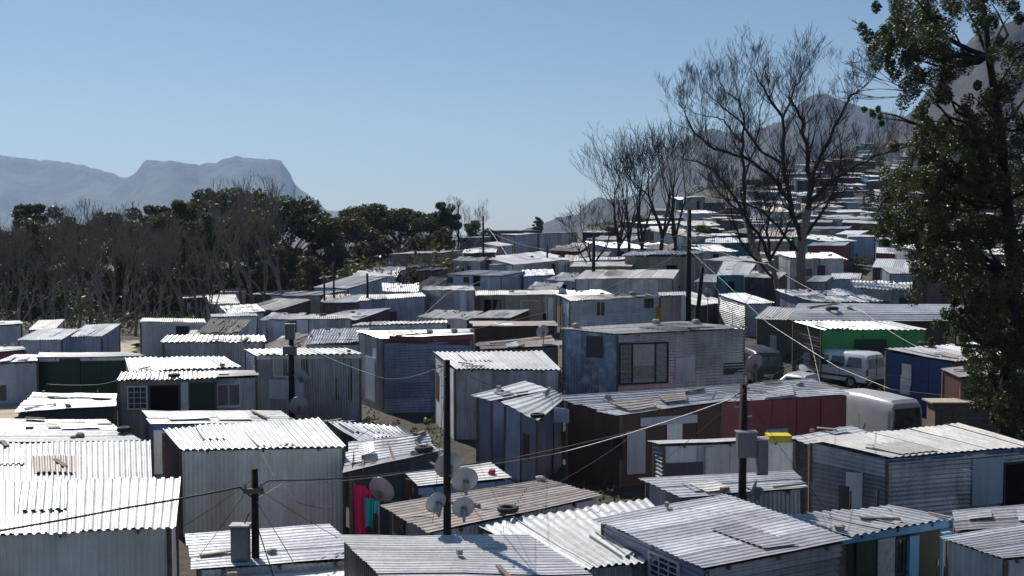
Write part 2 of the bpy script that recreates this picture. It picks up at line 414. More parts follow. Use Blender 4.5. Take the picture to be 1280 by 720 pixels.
def quadshack(tops, label, rdir='fb', rmat=None, front=None, left=None, right=None, back=None, over=.14, ops=(), pitch=.17, amp=.03,
              rag=.1, fascia=None, name='shack', cat='shack', group=None, sag=0, courses=1, rlabel=None, walls=True, h0=None):
    """tops = BL,BR,FR,FL world points of the roof"""
    if rdir=='lr': amp=min(amp,.014)
    BL,BR,FR,FL=[Vector(p) for p in tops]; rmat=rmat or G_STRIPE
    cen=(BL+BR+FR+FL)/4; org=Vector((cen.x,cen.y,terr(cen.x,cen.y)))
    root=empty(name,org,label,cat,group)
    mb=MB()
    if rdir=='fb': corr(mb,FL,FR,BR,BL,pitch,amp,.85,rag=rag,lift=.02,rows=5,courses=courses,sag=sag)
    else: corr(mb,FL,BL,BR,FR,pitch,amp,.85,rag=rag,lift=.02,rows=5,courses=courses,sag=sag)
    n0=len(RV); RV.extend(mb.v); RF.extend(tuple(i+n0 for i in f) for f in mb.f)
    ro=finish(mb.build('roof',rmat,root,None),org)
    if rlabel: ro['label']=rlabel
    USED.append((cen.x,cen.y,max((FR-FL).length,(BL-FL).length)/2+.6))
    # walls set in from the roof edge
    def ins(P,Q,S):  # corner P moved toward both neighbours
        return P+(Q-P).normalized()*over+(S-P).normalized()*over+Vector((0,0,-.07))
    bl,br,fr,fl=ins(BL,BR,FL),ins(BR,BL,FR),ins(FR,FL,BR),ins(FL,FR,BL)
    jr=random.Random(len(USED)*13+1)
    jit={id(p):Vector((jr.uniform(-.07,.07),jr.uniform(-.05,.05),0)) for p in (bl,br,fr,fl)}
    g=lambda p:Vector((p.x,p.y,min(terr(p.x,p.y),p.z-.5)-.15))+jit[id(p)]
    W={}
    front=front or (W_GALV,'v')
    for nm,(a,b,spec) in {'front':(fl,fr,front),'right':(fr,br,right or front),'back':(br,bl,back or front),'left':(bl,fl,left or front)}.items():
        W[nm]=(g(a),g(b),a)
        wall(root,org,g(a),g(b),b,a,spec[0],spec[1],spec[2] if len(spec)>2 else None)
    # corner posts and the beam under the front eave
    for p in (fl,fr,bl,br):
        mb=MB(); mb.box((p+g(p))/2,.09,.09,(p-g(p)).z-.02); finish(mb.build('corner_post',WOOD,root,None),org)
    if fascia:
        mb=MB(); a=FL+Vector((0,0,-.13)); b=FR+Vector((0,0,-.13)); dv=(FL-BL); dv.z=0; dv=dv.normalized()*(-.05)
        mb.bar(a+dv,b+dv,.04,.17); finish(mb.build('fascia',fascia,root,None),org)
    # rafters' ends / battens
    for k in range(3):
        mb=MB(); t=(k+.5)/3; a=lerp(FL,FR,t)+Vector((0,0,-.09)); b=lerp(BL,BR,t)+Vector((0,0,-.09)); mb.bar(a,b,.05,.08)
        finish(mb.build('rafter',WOOD,root,None),org)
    for o in ops: opening(root,org,W[o[0]],o[1],o[2])
    if cen.y<115:
        # loose sheets laid over the roof and patches nailed to the walls
        for _ in range(jr.choice((0,1,1,2)) if cen.y<60 else 1):
            u0=jr.uniform(.02,.65); v0=jr.uniform(.0,.45); du=jr.uniform(.15,.3); dv=jr.uniform(.4,.6)
            Q=lambda u,v: lerp(lerp(FL,FR,u),lerp(BL,BR,u),v)+Vector((0,0,.035))
            q=[Q(u0,v0),Q(min(1,u0+du),v0+jr.uniform(-.03,.03)),Q(min(1,u0+du),min(1,v0+dv)),Q(u0+jr.uniform(-.02,.02),min(1,v0+dv))]
            mb=MB()
            if rdir=='fb': corr(mb,q[0],q[1],q[2],q[3],pitch,amp,.9,rag=.05,lift=.03,rows=3)
            else: corr(mb,q[0],q[3],q[2],q[1],pitch,amp,.9,rag=.05,lift=.03,rows=3)
            finish(mb.build('roof_patch',jr.choice((G_STRIPE,G_WARM,G_GREY,G_BRIGHT,G_STRIPE,G_BRIGHT,G_BROWN)),root,None),org)
        for nm in ('front','left'):
            for _ in range(jr.choice((0,1,1,2))):
                b0,b1,t0=W[nm]; t1=b1+(t0-b0); u0=jr.uniform(.05,.7); w_=jr.uniform(.12,.25); v0=jr.uniform(0,.5); h_=jr.uniform(.25,.45)
                nrm=(b1-b0).cross(Vector((0,0,1))).normalized()*.028
                pt=lambda u,v:lerp(b0,b1,u)+Vector((0,0,(t0-b0).z*v))+nrm
                rb=any(o[0]==nm for o in ops)
                if front[0] is W_CREAM: continue
                if rb and v0<.45: continue
                mb=MB(); flatp(mb,pt(u0,v0),pt(u0+w_,v0+jr.uniform(-.02,.02)),pt(u0+w_,v0+h_),pt(u0,v0+h_+jr.uniform(-.02,.02)),w=9)
                finish(mb.build('wall_patch',jr.choice((W_GALV,W_WHITE,W_RUST,W_WOOD,W_BLUEG,W_SILV)),root,None),org)
    if cen.y<75: CLUT.append((label,BL,BR,FR,FL))
    return root
def shack(label, px, h, **k):
    """px = BL,BR,FR,FL roof corners in the photograph, h = heights over the ground (4) """
    if not isinstance(h,(tuple,list)): h=(h,)*4
    if len(h)==2: h=(h[0],h[0],h[1],h[1])
    return quadshack([hit(p[0],p[1],q) for p,q in zip(px,h)],label,**k)
def bshack(label, fl, fr, h, depth, dz=.3, dr=0, **k):
    """front eave from pixel fl to fr at height h over the ground; depth metres back, rising dz"""
    hh=h if isinstance(h,tuple) else (h,h)
    A=hit(fl[0],fl[1],hh[0]); B=hit(fr[0],fr[1],hh[1])
    # keep the shack about square: limit how far one end runs off in depth
    m=(A.y+B.y)/2; w=abs(B.x-A.x); lim=.45*w
    if abs(A.y-B.y)>lim:
        s=lim/abs(A.y-B.y); A=at(fl[0],fl[1],m+(A.y-m)*s); B=at(fr[0],fr[1],m+(B.y-m)*s)
    d=B-A; n=Vector((-d.y,d.x,0)).normalized()*depth + Vector((d.x,d.y,0)).normalized()*dr
    return quadshack([A+n+Vector((0,0,dz)),B+n+Vector((0,0,dz)),B,A],label,**k)
# ================================================================ near shacks
shack('cream sheet shack in the bottom left corner with a bright roof and rough ridge strip',
  [(-75,606),(226,599),(220,658),(-75,672)],(2.75,2.75,2.35,2.35),rmat=G_BRIGHT,front=(W_CREAM,'v'),pitch=.2,courses=2,rag=.12)
shack('shack with plain bright ribbed roof just behind the bottom left cream shack',
  [(-60,557),(188,551),(190,603),(-60,606)],(2.75,2.75,2.5,2.5),rmat=G_BRIGHT,front=(W_WHITE,'v'),pitch=.15,rag=.05)
shack('low shack with dark grey patched flat roof at the left edge, front of two',
  [(-40,524),(136,526),(152,538),(-40,541)],(2.3,2.3,2.1,2.1),rdir='lr',rmat=G_GREY,front=(W_DARK,'h'),pitch=.2,rag=.2)
shack('low grey roofed shack directly behind the bright ribbed roof at left',
  [(-40,540),(153,539),(174,552),(-40,554)],(2.2,2.2,2.1,2.1),rdir='lr',rmat=G_GREY,front=(W_BLUEG,'h'),pitch=.22,rag=.2)
shack('shack with blue eave board and light corner panel behind the big cream shack',
  [(178,514),(352,514),(372,530),(192,530)],(2.7,2.7,2.5,2.5),rdir='lr',rmat=G_GREY,front=(W_BLUEG,'v'),left=(W_BLUE,'p'),fascia=W_BLUE,pitch=.25,
  ops=[('front',(193,532,204,592),'Vw')])
shack('big cream corrugated shack with ribbed bright roof and maroon side wall',
  [(203,537),(398,523),(432,558),(225,562)],(2.95,2.95,2.6,2.6),rmat=G_BRIGHT,front=(W_CREAM,'v'),left=(W_RUST,'p'),pitch=.2,rag=.03,over=.05)
shack('small striped roof half in shadow between the big cream shack and the curved roof',
  [(407,527),(503,534),(512,543),(446,551)],(2.5,2.5,2.3,2.4),rmat=G_STRIPE,front=(W_DARK,'v'),pitch=.2)
shack('shack with sagging curved striped roof right of the big cream shack',
  [(436,553),(532,543),(553,563),(433,590)],(2.5,2.65,2.5,2.2),rdir='lr',rmat=G_STRIPE,front=(W_DARK,'p'),sag=.18,pitch=.18,rag=.16)
shack('small shack with pale flat roof and brown side door behind the brownish roof',
  [(506,592),(613,580),(640,599),(524,609)],(2.3,2.3,2.1,2.1),rdir='lr',rmat=G_WARM,front=(W_BLUE,'p'),left=(W_RUST,'p'),fascia=W_BLUE,
  ops=[('left',(509,600,521,622),'Q')])
shack('shack with brownish ribbed roof beside the pole of four dishes',
  [(480,631),(686,600),(752,621),(538,666)],(2.4,2.3,2.25,2.3),rdir='lr',rmat=G_BROWN,front=(W_WHITE,'v'),left=(W_PINK,'v'),rag=.12,pitch=.19,
  ops=[('left',(494,644,508,668),'Q')])
shack('shack with brilliant white slanting ribbed roof, centre foreground',
  [(592,657),(808,625),(880,694),(702,714)],(2.2,2.2,2.0,2.0),rmat=G_BRIGHT,front=(W_GALV,'v'),pitch=.22,amp=.03,rag=.03)
shack('shack with wide striped white roof at the bottom edge, left of centre',
  [(422,670),(662,670),(768,737),(492,737)],(2.6,2.6,2.5,2.5),rdir='lr',rmat=G_BRIGHT,front=(W_GALV,'v'),left=(W_DARK,'v'),pitch=.17,amp=.026,rag=.04)
shack('low patched roof in shadow below the big cream shack, beside the near pole',
  [(238,668),(412,656),(455,698),(243,712)],(2.15,2.15,2.0,2.0),rdir='lr',rmat=G_STRIPE,front=(W_WHITE,'v'),pitch=.19,rag=.15)
shack('strip of pale tin roof at the bottom edge under the near pole',
  [(250,716),(440,709),(460,745),(240,752)],(1.8,1.8,1.7,1.7),rdir='lr',rmat=G_WARM,front=(W_GALV,'v'),pitch=.25)
shack('front right shack with coarse striped tin roof, blue grey walls and barred window',
  [(742,648),(905,619),(1065,675),(881,711)],(2.5,2.7,2.6,2.4),rdir='lr',rmat=G_STRIPE,front=(W_GALV,'h'),left=(W_BLUEG,'h'),pitch=.17,amp=.03,rag=.08,
  ops=[('left',(767,680,791,727),'P'),('left',(814,696,850,726),'Wwg')])
shack('small shack with pale ribbed roof directly behind the box pole at right',
  [(798,599),(990,590),(1013,610),(853,622)],(2.35,2.35,2.2,2.2),rdir='lr',rmat=G_STRIPE,front=(W_GALV,'v'),left=(W_GALV,'v'),pitch=.19)
shack('windowless shack of white and grey flat panels behind the box pole',
  [(812,552),(990,546),(998,550),(828,556)],(2.2,2.2,2.3,2.3),rdir='lr',rmat=G_WARM,front=(W_WHITE,'p'),left=(W_GALV,'h'),over=.1,
  ops=[('front',(884,558,888,592),'Tw'),('front',(832,578,878,594),'Vk')])
shack('long low shack with striped sagging roof, brown porch boards and pale panels',
  [(700,495),(935,480),(905,502),(777,519)],(3.0,3.0,2.75,2.6),rdir='lr',rmat=G_STRIPE,front=(W_RUST,'p'),left=(W_RUST,'p'),pitch=.2,rag=.2,sag=.1,
  ops=[('left',(693,510,712,528),'Vl'),('front',(783,538,806,592),'Vl'),('front',(800,520,888,529),'Vl'),('front',(833,530,852,552),'Vw'),('left',(752,546,779,572),'W')])
shack('shack with long dark red front wall and grey striped roof',
  [(937,480),(1014,474),(1064,493),(897,503)],(3.0,3.0,2.75,2.75),rdir='lr',rmat=G_STRIPE,front=(W_RED,'p'),left=(W_RUST,'p'),pitch=.22,rag=.1)
shack('small shed with bright lean-to roof left of the striped sagging roof, the farther of two',
  [(589,494),(656,477),(687,488),(615,501)],(2.7,2.7,2.5,2.5),rdir='lr',rmat=G_BRIGHT,front=(W_BLUEG,'p'),left=(W_BLUEG,'p'),pitch=.3)
shack('small blue grey shed with white ribbed lean-to roof, the nearer of two beside brown porch',
  [(626,503),(690,488),(707,498),(672,527)],(2.7,2.7,2.45,2.4),rdir='lr',rmat=G_BRIGHT,front=(W_BLUEG,'p'),left=(W_BLUEG,'p'),pitch=.3)
shack('tall shack with finely ribbed white roof and grey vertical sheets behind the dish pole',
  [(541,441),(677,439),(701,462),(568,461)],(3.1,3.1,2.9,2.9),rmat=G_BRIGHT,front=(W_GALV,'v'),left=(W_WHITE,'p'),pitch=.22,rag=.05,over=.06)
shack('tall blue grey shack of horizontal sheets with dark red eave board',
  [(447,414),(590,412),(592,418),(478,424)],(3.6,3.6,3.5,3.5),rdir='lr',rmat=G_BRIGHT,front=(W_BLUEG,'h'),left=(W_GALV,'v'),fascia=W_RED,pitch=.3,over=.08,
  ops=[('front',(487,421,588,430),'Vr'),('left',(458,446,470,500),'Vl')])
shack('large blue and silver shack with big framed window, centre right',
  [(700,410),(856,402),(934,410),(772,418)],(4.1,4.1,3.9,3.9),rdir='lr',rmat=G_WARM,front=(W_SILV,'h'),left=(W_BLUEW,'v'),fascia=W_GALV,pitch=.22,rag=.12,over=.07,
  ops=[('left',(733,420,754,447),'Vk'),('front',(774,429,834,479),'B'),('front',(904,453,928,468),'Vk'),('front',(836,494,920,498),'Vr')])
shack('large corrugated shack with curved white roof and crumpled silver sheets, right foreground',
  [(1010,550),(1197,530),(1296,557),(1110,572)],(2.9,2.9,2.65,2.65),rdir='fb',rmat=G_WARM,front=(W_SILV,'h'),left=(W_GALV,'h'),fascia=W_BLUE,pitch=.25,amp=.016,rag=.04,over=.06,
  ops=[('front',(1214,572,1252,630),'Vl'),('front',(1254,578,1290,640),'D')])
shack('low shaded roof filling the gap in front of the crumpled silver shack at right edge',
  [(1190,640),(1330,628),(1340,655),(1196,664)],(1.7,1.7,1.6,1.6),rdir='lr',rmat=G_GREY,front=(W_DARK,'p'),pitch=.25)
shack('small shack with blue eave, green and brown front and pale curtain beside the striped roof',
  [(965,648),(1112,634),(1188,648),(1056,669)],(2.4,2.4,2.3,2.3),rdir='fb',rmat=G_BRIGHT,front=(W_DGREEN,'p'),left=(W_DARK,'p'),fascia=W_LBLUE,pitch=.24,
  ops=[('front',(1068,674,1092,740),'Vd'),('front',(1095,672,1116,740),'Vc'),('front',(1118,672,1136,716),'W'),('front',(1142,668,1172,740),'Q'),('front',(1175,664,1182,740),'Tb'),('front',(1135,668,1140,740),'Tb')])
shack('corner shack at bottom right with thin ribbed silver roof and pale vertical sheets',
  [(1178,671),(1330,648),(1345,690),(1258,698)],(2.2,2.2,2.1,2.1),rdir='lr',rmat=G_STRIPE,front=(W_WHITE,'v'),left=(W_WHITE,'v'),pitch=.17,over=.06)
shack('shed with bright white roof behind the white panels and yellow crate',
  [(988,546),(1065,533),(1086,541),(1012,555)],(2.3,2.3,2.2,2.2),rdir='lr',rmat=G_BRIGHT,front=(W_GALV,'h'),pitch=.25)
# ---------------------------------------------------------------- second row, left
shack('long shack with bottle green wall and thin pale roof edge at left',
  [(50,441),(160,441),(181,445),(47,447)],(2.3,2.3,2.45,2.45),rdir='lr',rmat=G_GREY,front=(W_DGREEN,'p'),over=.03,rag=.1,fascia=W_WHITE)
shack('small shack with white lean-to roof and pale blue wall at the left edge',
  [(18,444),(47,444),(48,452),(-8,454)],(2.5,2.5,2.3,2.3),rdir='lr',rmat=G_WARM,front=(W_PALE,'p'),over=.05)
shack('shack with dark red wall cut by the left edge of the picture',
  [(-30,434),(28,434),(33,437),(-30,441)],(2.4,2.4,2.5,2.5),rdir='lr',rmat=G_GREY,front=(W_RED,'p'),over=.05)
shack('pale blue shack among the bare trunks at far left',
  [(-10,402),(24,401),(28,405),(-10,407)],(2.3,2.3,2.4,2.4),rdir='lr',rmat=G_GREY,front=(W_PALE,'p'),over=.05)
shack('low dark shack with layered patched roof in front of the bottle green wall',
  [(44,491),(148,494),(149,508),(20,515)],(1.9,1.9,1.7,1.7),rdir='lr',rmat=G_GREY,front=(W_DARK,'p'),pitch=.4,rag=.3,courses=2)
shack('shack with bright white ribbed roof behind the white grid window',
  [(156,448),(280,446),(301,459),(161,464)],(2.9,2.9,2.6,2.6),rmat=G_BRIGHT,front=(W_WHITE,'v'),pitch=.26,amp=.03,over=.06)
shack('shack with scalloped awning, white grid window, dark doorway and white post',
  [(152,466),(268,464),(271,472),(146,475)],(2.95,2.95,2.75,2.75),rmat=G_WARM,front=(W_BEIGE,'v'),over=.08,pitch=.2,
  ops=[('front',(160,483,184,511),'Wwg'),('front',(188,482,224,524),'D'),('front',(227,477,236,524),'Tw'),('front',(238,478,268,524),'Vd')])
shack('grey shack with white framed window right of the white post',
  [(262,464),(320,464),(322,470),(268,472)],(2.7,2.7,2.7,2.7),rdir='lr',rmat=G_GREY,front=(W_GALV,'v'),over=.05,
  ops=[('front',(272,480,300,507),'Wws')])
shack('white panelled shack with small dark window at the foot of the wood',
  [(178,398),(255,399),(257,403),(175,402)],(2.8,2.8,2.7,2.7),rdir='fb',rmat=G_WARM,front=(W_WHITE,'v'),over=.05,fascia=W_CREAM,
  ops=[('front',(221,408,236,419),'W')])
shack('wide grey shack with bright flat roof in front of the white panelled shack',
  [(209,420),(330,420),(333,427),(201,427)],(3.0,3.0,2.8,2.8),rdir='fb',rmat=G_BRIGHT,front=(W_GALV,'v'),over=.1,pitch=.3)
shack('pale sheet shack behind the wide grey one, left of the dish post',
  [(262,393),(320,392),(322,395),(264,396)],(2.8,2.8,2.9,2.9),rdir='fb',rmat=G_GREY,front=(W_WHITE,'v'),over=.05)
shack('small dark red shack with pale roof edge below the trees',
  [(229,370),(262,368),(263,371),(228,373)],(2.2,2.2,2.2,2.2),rdir='fb',rmat=G_WARM,front=(W_RUST,'p'),over=.05)
shack('pale blue box shack under the trees right of the dark red one',
  [(276,362),(306,361),(308,364),(275,365)],(2.6,2.6,2.6,2.6),rdir='fb',rmat=G_GREY,front=(W_PALE,'p'),over=.05)
shack('shack with white framed window and dark doorway behind the two dish post',
  [(305,437),(432,436),(452,442),(318,444)],(3.2,3.2,3.1,3.1),rdir='fb',rmat=G_WARM,front=(W_GALV,'v'),left=(W_WHITE,'h'),over=.07,fascia=W_WHITE,pitch=.3,
  ops=[('front',(343,447,388,471),'Wwc'),('front',(421,448,440,500),'D'),('front',(337,475,380,499),'Vl')])
shack('shack of mixed white, blue and dark panels above the two dish post',
  [(340,396),(436,394),(440,398),(333,399)],(2.9,2.9,2.9,2.9),rdir='fb',rmat=G_GREY,front=(W_GALV,'v'),left=(W_BLUEG,'p'),over=.05,
  ops=[('front',(343,402,358,432),'Vl'),('front',(361,402,370,420),'D'),('front',(372,400,386,434),'Vw')])
shack('dark grey shack with slanting patched roof behind the mixed panel shack',
  [(392,398),(437,388),(488,386),(446,400)],(2.6,2.7,2.7,2.5),rdir='lr',rmat=G_GREY,front=(W_DARK,'p'),over=.06,rag=.2)
shack('shack with pale ribbed front parapet behind the dark red eave board',
  [(452,404),(558,401),(560,403),(440,407)],(2.5,2.5,2.5,2.5),rdir='fb',rmat=G_WARM,front=(W_WHITE,'v'),over=.03,pitch=.3)
shack('long blue grey shack with thin bright roof, left of the grey end wall',
  [(450,370),(527,366),(532,370),(447,376)],(3.2,3.2,3.0,3.0),rdir='fb',rmat=G_WARM,front=(W_BLUEG,'p'),over=.05)
shack('dark grey shack with pale blue corner post behind the tall blue grey one',
  [(530,358),(592,358),(594,362),(528,362)],(3.6,3.6,3.4,3.4),rdir='fb',rmat=G_GREY,front=(W_GALV,'p'),over=.04,
  ops=[('front',(576,366,583,402),'Vl')])
shack('beige shack with paired dark windows and a wide dark garage opening',
  [(585,364),(693,363),(696,368),(584,369)],(3.0,3.0,2.9,2.9),rdir='fb',rmat=G_WARM,front=(W_BEIGE,'p'),over=.05,
  ops=[('front',(606,375,614,397),'D'),('front',(617,375,626,397),'D'),('front',(652,376,684,400),'Dw'),('front',(686,372,692,402),'Tw')])
shack('long silver shack of horizontal sheets with two small dark windows and yellow door',
  [(700,370),(800,367),(826,370),(712,376)],(3.3,3.3,3.1,3.1),rdir='fb',rmat=G_WARM,front=(W_WHITE,'h'),left=(W_BLUEW,'p'),over=.05,
  ops=[('front',(745,377,756,395),'Ww'),('front',(806,374,816,384),'W'),('front',(820,384,826,400),'Vy')])
shack('pinkish panelled shack beside the thick leaning pole',
  [(822,366),(856,365),(858,369),(824,370)],(3.0,3.0,3.0,3.0),rdir='fb',rmat=G_GREY,front=(W_PINK,'p'),over=.05,ops=[('front',(852,370,856,400),'Tw')])
shack('red brown boarded shack with rough roof between the tall blue and the large silver shack',
  [(590,402),(690,402),(696,408),(592,408)],(2.7,2.7,2.6,2.6),rdir='lr',rmat=G_BROWN,front=(W_RUST,'p'),over=.1,rag=.2)
shack('low shack with junk covered pale roof in front of the red brown boards',
  [(598,428),(690,420),(700,432),(604,437)],(2.2,2.2,2.0,2.0),rdir='lr',rmat=G_BROWN,front=(W_DARK,'p'),over=.1,rag=.3,courses=2)
# ---------------------------------------------------------------- second row, right
shack('wide shack with long sloping grey roof above the green shack',
  [(1000,381),(1185,381),(1192,402),(992,400)],(3.2,3.1,2.7,2.9),rdir='lr',rmat=G_STRIPE,front=(W_WOOD,'p'),rag=.3,pitch=.3,sag=-.35,over=.4)
shack('bright green shack with white ribbed roof and boarded brown side wall',
  [(990,402),(1112,402),(1159,412),(1026,412)],(2.9,2.9,2.75,2.75),rdir='fb',rmat=G_BRIGHT,front=(W_GREEN,'p'),left=(W_WOOD,'b'),rag=.12,over=.06,pitch=.3,fascia=W_GREEN,
  ops=[('front',(1068,424,1108,446),'Vd')])
shack('shack wrapped in torn blue tarpaulin under a pale roof, behind the white van',
  [(1105,437),(1215,429),(1262,442),(1190,452)],(2.7,2.7,2.6,2.6),rdir='fb',rmat=G_BRIGHT,front=(W_WOOD,'p'),left=(W_TARP,'p'),rag=.1,over=.05,pitch=.3)
shack('dark brown boarded shack with small pale roof under the leafy tree',
  [(1177,461),(1240,455),(1285,466),(1200,472)],(2.6,2.6,2.5,2.5),rdir='lr',rmat=G_WARM,front=(W_WOOD,'b'),left=(W_RUST,'p'),rag=.1,over=.06)
shack('turquoise fronted shack with pale gabled roof in front of the bare trees',
  [(905,325),(945,330),(935,344),(896,344)],(3.2,3.2,2.9,2.9),rdir='fb',rmat=G_BRIGHT,front=(W_TURQ,'p'),right=(W_GALV,'p'),over=.05,ops=[('front',(910,352,918,362),'D')])
bshack('grey shack right of the turquoise one among the bare trunks',(930,346),(975,348),2.8,4,front=(W_DARK,'v'),rmat=G_WARM,over=.05,ops=[('front',(938,355,953,363),'W')])
bshack('blue fronted shack behind the pole by the turquoise shack',(838,325),(868,325),2.8,4,front=(W_PALE,'p'),rmat=G_BRIGHT,over=.05)
bshack('low shack with cluttered bright roof beneath the small dish',(870,382),(913,378),1.8,5,dz=.5,front=(W_DARK,'p'),rmat=G_BRIGHT,over=.05)
bshack('grey shack with curved white roof below the bare tree group',(718,348),(842,348),3.0,6,dz=.45,front=(W_GALV,'p'),rmat=G_WARM,over=.05,rag=.2)
bshack('beige shack with thin pale roof edge beside the dark trunk',(712,333),(790,333),2.8,4,dz=.3,front=(W_BEIGE,'p'),rmat=G_WARM,over=.05)
bshack('grey box shack in front of the big bare tree base',(1036,349),(1075,349),2.5,4,front=(W_PALE,'p'),rmat=G_BRIGHT,over=.05)
bshack('narrow grey shack right beside the big bare trunk',(1008,352),(1033,352),2.6,4,front=(W_GALV,'v'),rmat=G_BRIGHT,over=.05)
bshack('blue grey upright shack left of the leafy tree',(1112,342),(1145,342),2.9,4,front=(W_BLUEG,'p'),rmat=G_GREY,over=.05)
bshack('shack with long pale lean-to roof below the dark red shack',(1090,334),(1166,337),2.4,6,dz=.6,front=(W_DARK,'p'),rmat=G_BRIGHT,over=.1)
bshack('dark red shack with pale roof behind the big bare tree',(1009,307),(1056,307),2.9,5,dz=.3,front=(W_RED,'p'),left=(W_BLUE,'p'),rmat=G_BRIGHT,over=.05)
bshack('cream shack on the slope above the dark red one',(1012,286),(1060,286),2.8,5,dz=.3,front=(W_BEIGE,'p'),rmat=G_BRIGHT,over=.05)
bshack('brown shack with turquoise side under a white flat roof on the slope',(1052,278),(1098,280),3.0,5,dz=.4,front=(W_WOOD,'p'),left=(W_TURQ,'p'),rmat=G_BRIGHT,over=.1)
bshack('low green box shack on the slope above the white flat roof',(1073,260),(1112,260),2.8,5,dz=.2,front=(W_TURQ,'p'),rmat=G_GREY,over=.05)
bshack('shack with red eave and white roof left of the leafy tree',(1095,316),(1127,318),2.4,5,dz=.5,front=(W_RED,'p'),rmat=G_BRIGHT,over=.05)
bshack('grey blue two tone shack left of the white and red one',(1060,296),(1094,296),3.0,4,dz=.2,front=(W_PALE,'p'),rmat=G_GREY,over=.05)
bshack('pale upright shack seen through the leafy tree',(1184,222),(1215,222),3.4,5,dz=.5,front=(W_PALE,'p'),rmat=G_BRIGHT,over=.05)
# ---------------------------------------------------------------- ridge, middle
bshack('green grey shack with two windows on the ridge below the pines',(487,318),(553,316),3.2,5,dz=.2,front=(W_BEIGE,'p'),rmat=G_WARM,over=.05,ops=[('front',(512,321,516,328),'W'),('front',(545,320,549,327),'W')])
bshack('low shack with pale roof just behind the green grey ridge shack',(493,308),(541,305),2.2,5,dz=.2,front=(W_GALV,'p'),rmat=G_BRIGHT,over=.05)
bshack('pale square shack half hidden by pines left of the green grey shack',(456,322),(486,321),2.6,4,dz=.2,front=(W_PALE,'p'),rmat=G_GREY,over=.05)
bshack('white tall box shack under the pines',(408,328),(438,328),2.8,4,dz=.1,front=(W_WHITE,'p'),rmat=G_GREY,over=.05)
bshack('dark grey shack with bright roof left of the thin twin poles',(362,350),(392,350),2.9,4,dz=.3,front=(W_DARK,'v'),rmat=G_BRIGHT,over=.05)
bshack('pale shack with gabled bright roof behind the thin twin poles',(392,359),(436,361),2.6,6,dz=.9,front=(W_PALE,'p'),rmat=G_BRIGHT,over=.05)
bshack('grey box shack in front of the thin twin poles',(352,370),(401,369),2.7,4,dz=.2,front=(W_GALV,'p'),rmat=G_GREY,over=.05)
bshack('dark low shack left of the grey box shack',(310,368),(338,368),2.4,4,dz=.2,front=(W_DARK,'v'),rmat=G_WARM,over=.05)
bshack('pale sheet shack next to the dark low shack',(338,369),(354,369),2.4,4,dz=.2,front=(W_WHITE,'v'),rmat=G_GREY,over=.05)
bshack('pale shack with two small windows and brown end below the twin ridge boxes',(558,343),(627,345),3.0,5,dz=.2,front=(W_PALE,'p'),rmat=G_GREY,over=.04,ops=[('front',(561,347,566,353),'W'),('front',(580,347,586,353),'W'),('front',(592,345,600,358),'D')])
bshack('blue painted shack with flat pale roof in the middle of the ridge',(611,331),(641,331),3.0,5,dz=.3,front=(W_BLUEW,'p'),rmat=G_BRIGHT,over=.04)
bshack('long grey shack with bright roof line right of the blue painted shack',(641,331),(712,324),3.2,5,dz=.4,front=(W_GALV,'p'),rmat=G_BRIGHT,over=.04,ops=[('front',(690,330,693,350),'D'),('front',(706,328,710,350),'D')])
bshack('wide low shack with bright lumpy roof in front of the grey ridge boxes',(633,326),(700,320),1.6,5,dz=.4,front=(W_WHITE,'p'),rmat=G_BRIGHT,over=.1)
bshack('lavender grey box house on the ridge against the sky',(643,294),(672,292),3.4,5,dz=.1,front=(W_BLUEG,'p'),rmat=G_GREY,over=.04)
bshack('pale grey ribbed box house right of the lavender one on the ridge',(673,292),(712,291),3.6,5,dz=.1,front=(W_GALV,'v'),rmat=G_GREY,over=.04)
bshack('beige flat topped house with small square window by the tall ridge pole',(575,297),(601,297),3.0,5,dz=.1,front=(W_BEIGE,'p'),rmat=G_BRIGHT,over=.04,ops=[('front',(580,299,585,304),'D')])
bshack('flat dark green roofed building on the ridge skyline',(613,288),(650,288),3.8,7,dz=.0,front=(W_DGREEN,'p'),rmat=G_GREY,over=.04)
bshack('long low grey shack with pale roof in front of the tall ridge pole',(576,313),(622,311),2.6,5,dz=.3,front=(W_GALV,'p'),rmat=G_BRIGHT,over=.04)
bshack('small shack with pale roof on the ridge right of the tall ridge pole',(622,308),(641,306),2.8,5,dz=.3,front=(W_BLUEG,'p'),rmat=G_BRIGHT,over=.04)
bshack('low shack with warm bright roof left of the tall ridge pole',(553,320),(587,320),2.2,5,dz=.3,front=(W_WHITE,'p'),rmat=G_WARM,over=.04)

bshack('pale roofed shack behind the bare trunks, left of the green walled one',(22,425),(78,424),2.3,4,dz=.3,front=(W_PALE,'p'),rmat=G_BRIGHT,over=.05)
bshack('low pale blue shack behind the dark post and green walled shack',(82,421),(128,420),2.3,4,dz=.4,front=(W_PALE,'p'),rmat=G_BRIGHT,over=.05)
bshack('white shack glimpsed through trunks at the far left of the wood',(36,412),(70,411),2.4,4,dz=.3,front=(W_WHITE,'v'),rmat=G_WARM,over=.05)
bshack('small white ribbed shack between white panelled shack and wood',(262,380),(300,379),2.4,5,dz=.5,front=(W_GALV,'v'),rmat=G_BRIGHT,over=.05)
bshack('low shack with patched pale roof right of the white panelled shack',(300,386),(345,388),2.2,5,dz=.6,front=(W_WOOD,'p'),rmat=G_WARM,over=.1,rag=.2)
bshack('dark boarded hut squeezed behind the mixed panel shack',(404,378),(446,378),2.4,4,dz=.4,front=(W_WOOD,'b'),rmat=G_BRIGHT,over=.1)
bshack('low shack with white roof in front of the long beige one',(588,398),(640,397),1.9,3,dz=.3,front=(W_RUST,'p'),rmat=G_WARM,over=.1,rag=.2)
bshack('small grey hut under the tall dark pole',(868,352),(896,353),2.3,4,dz=.4,front=(W_GALV,'p'),rmat=G_BRIGHT,over=.1)
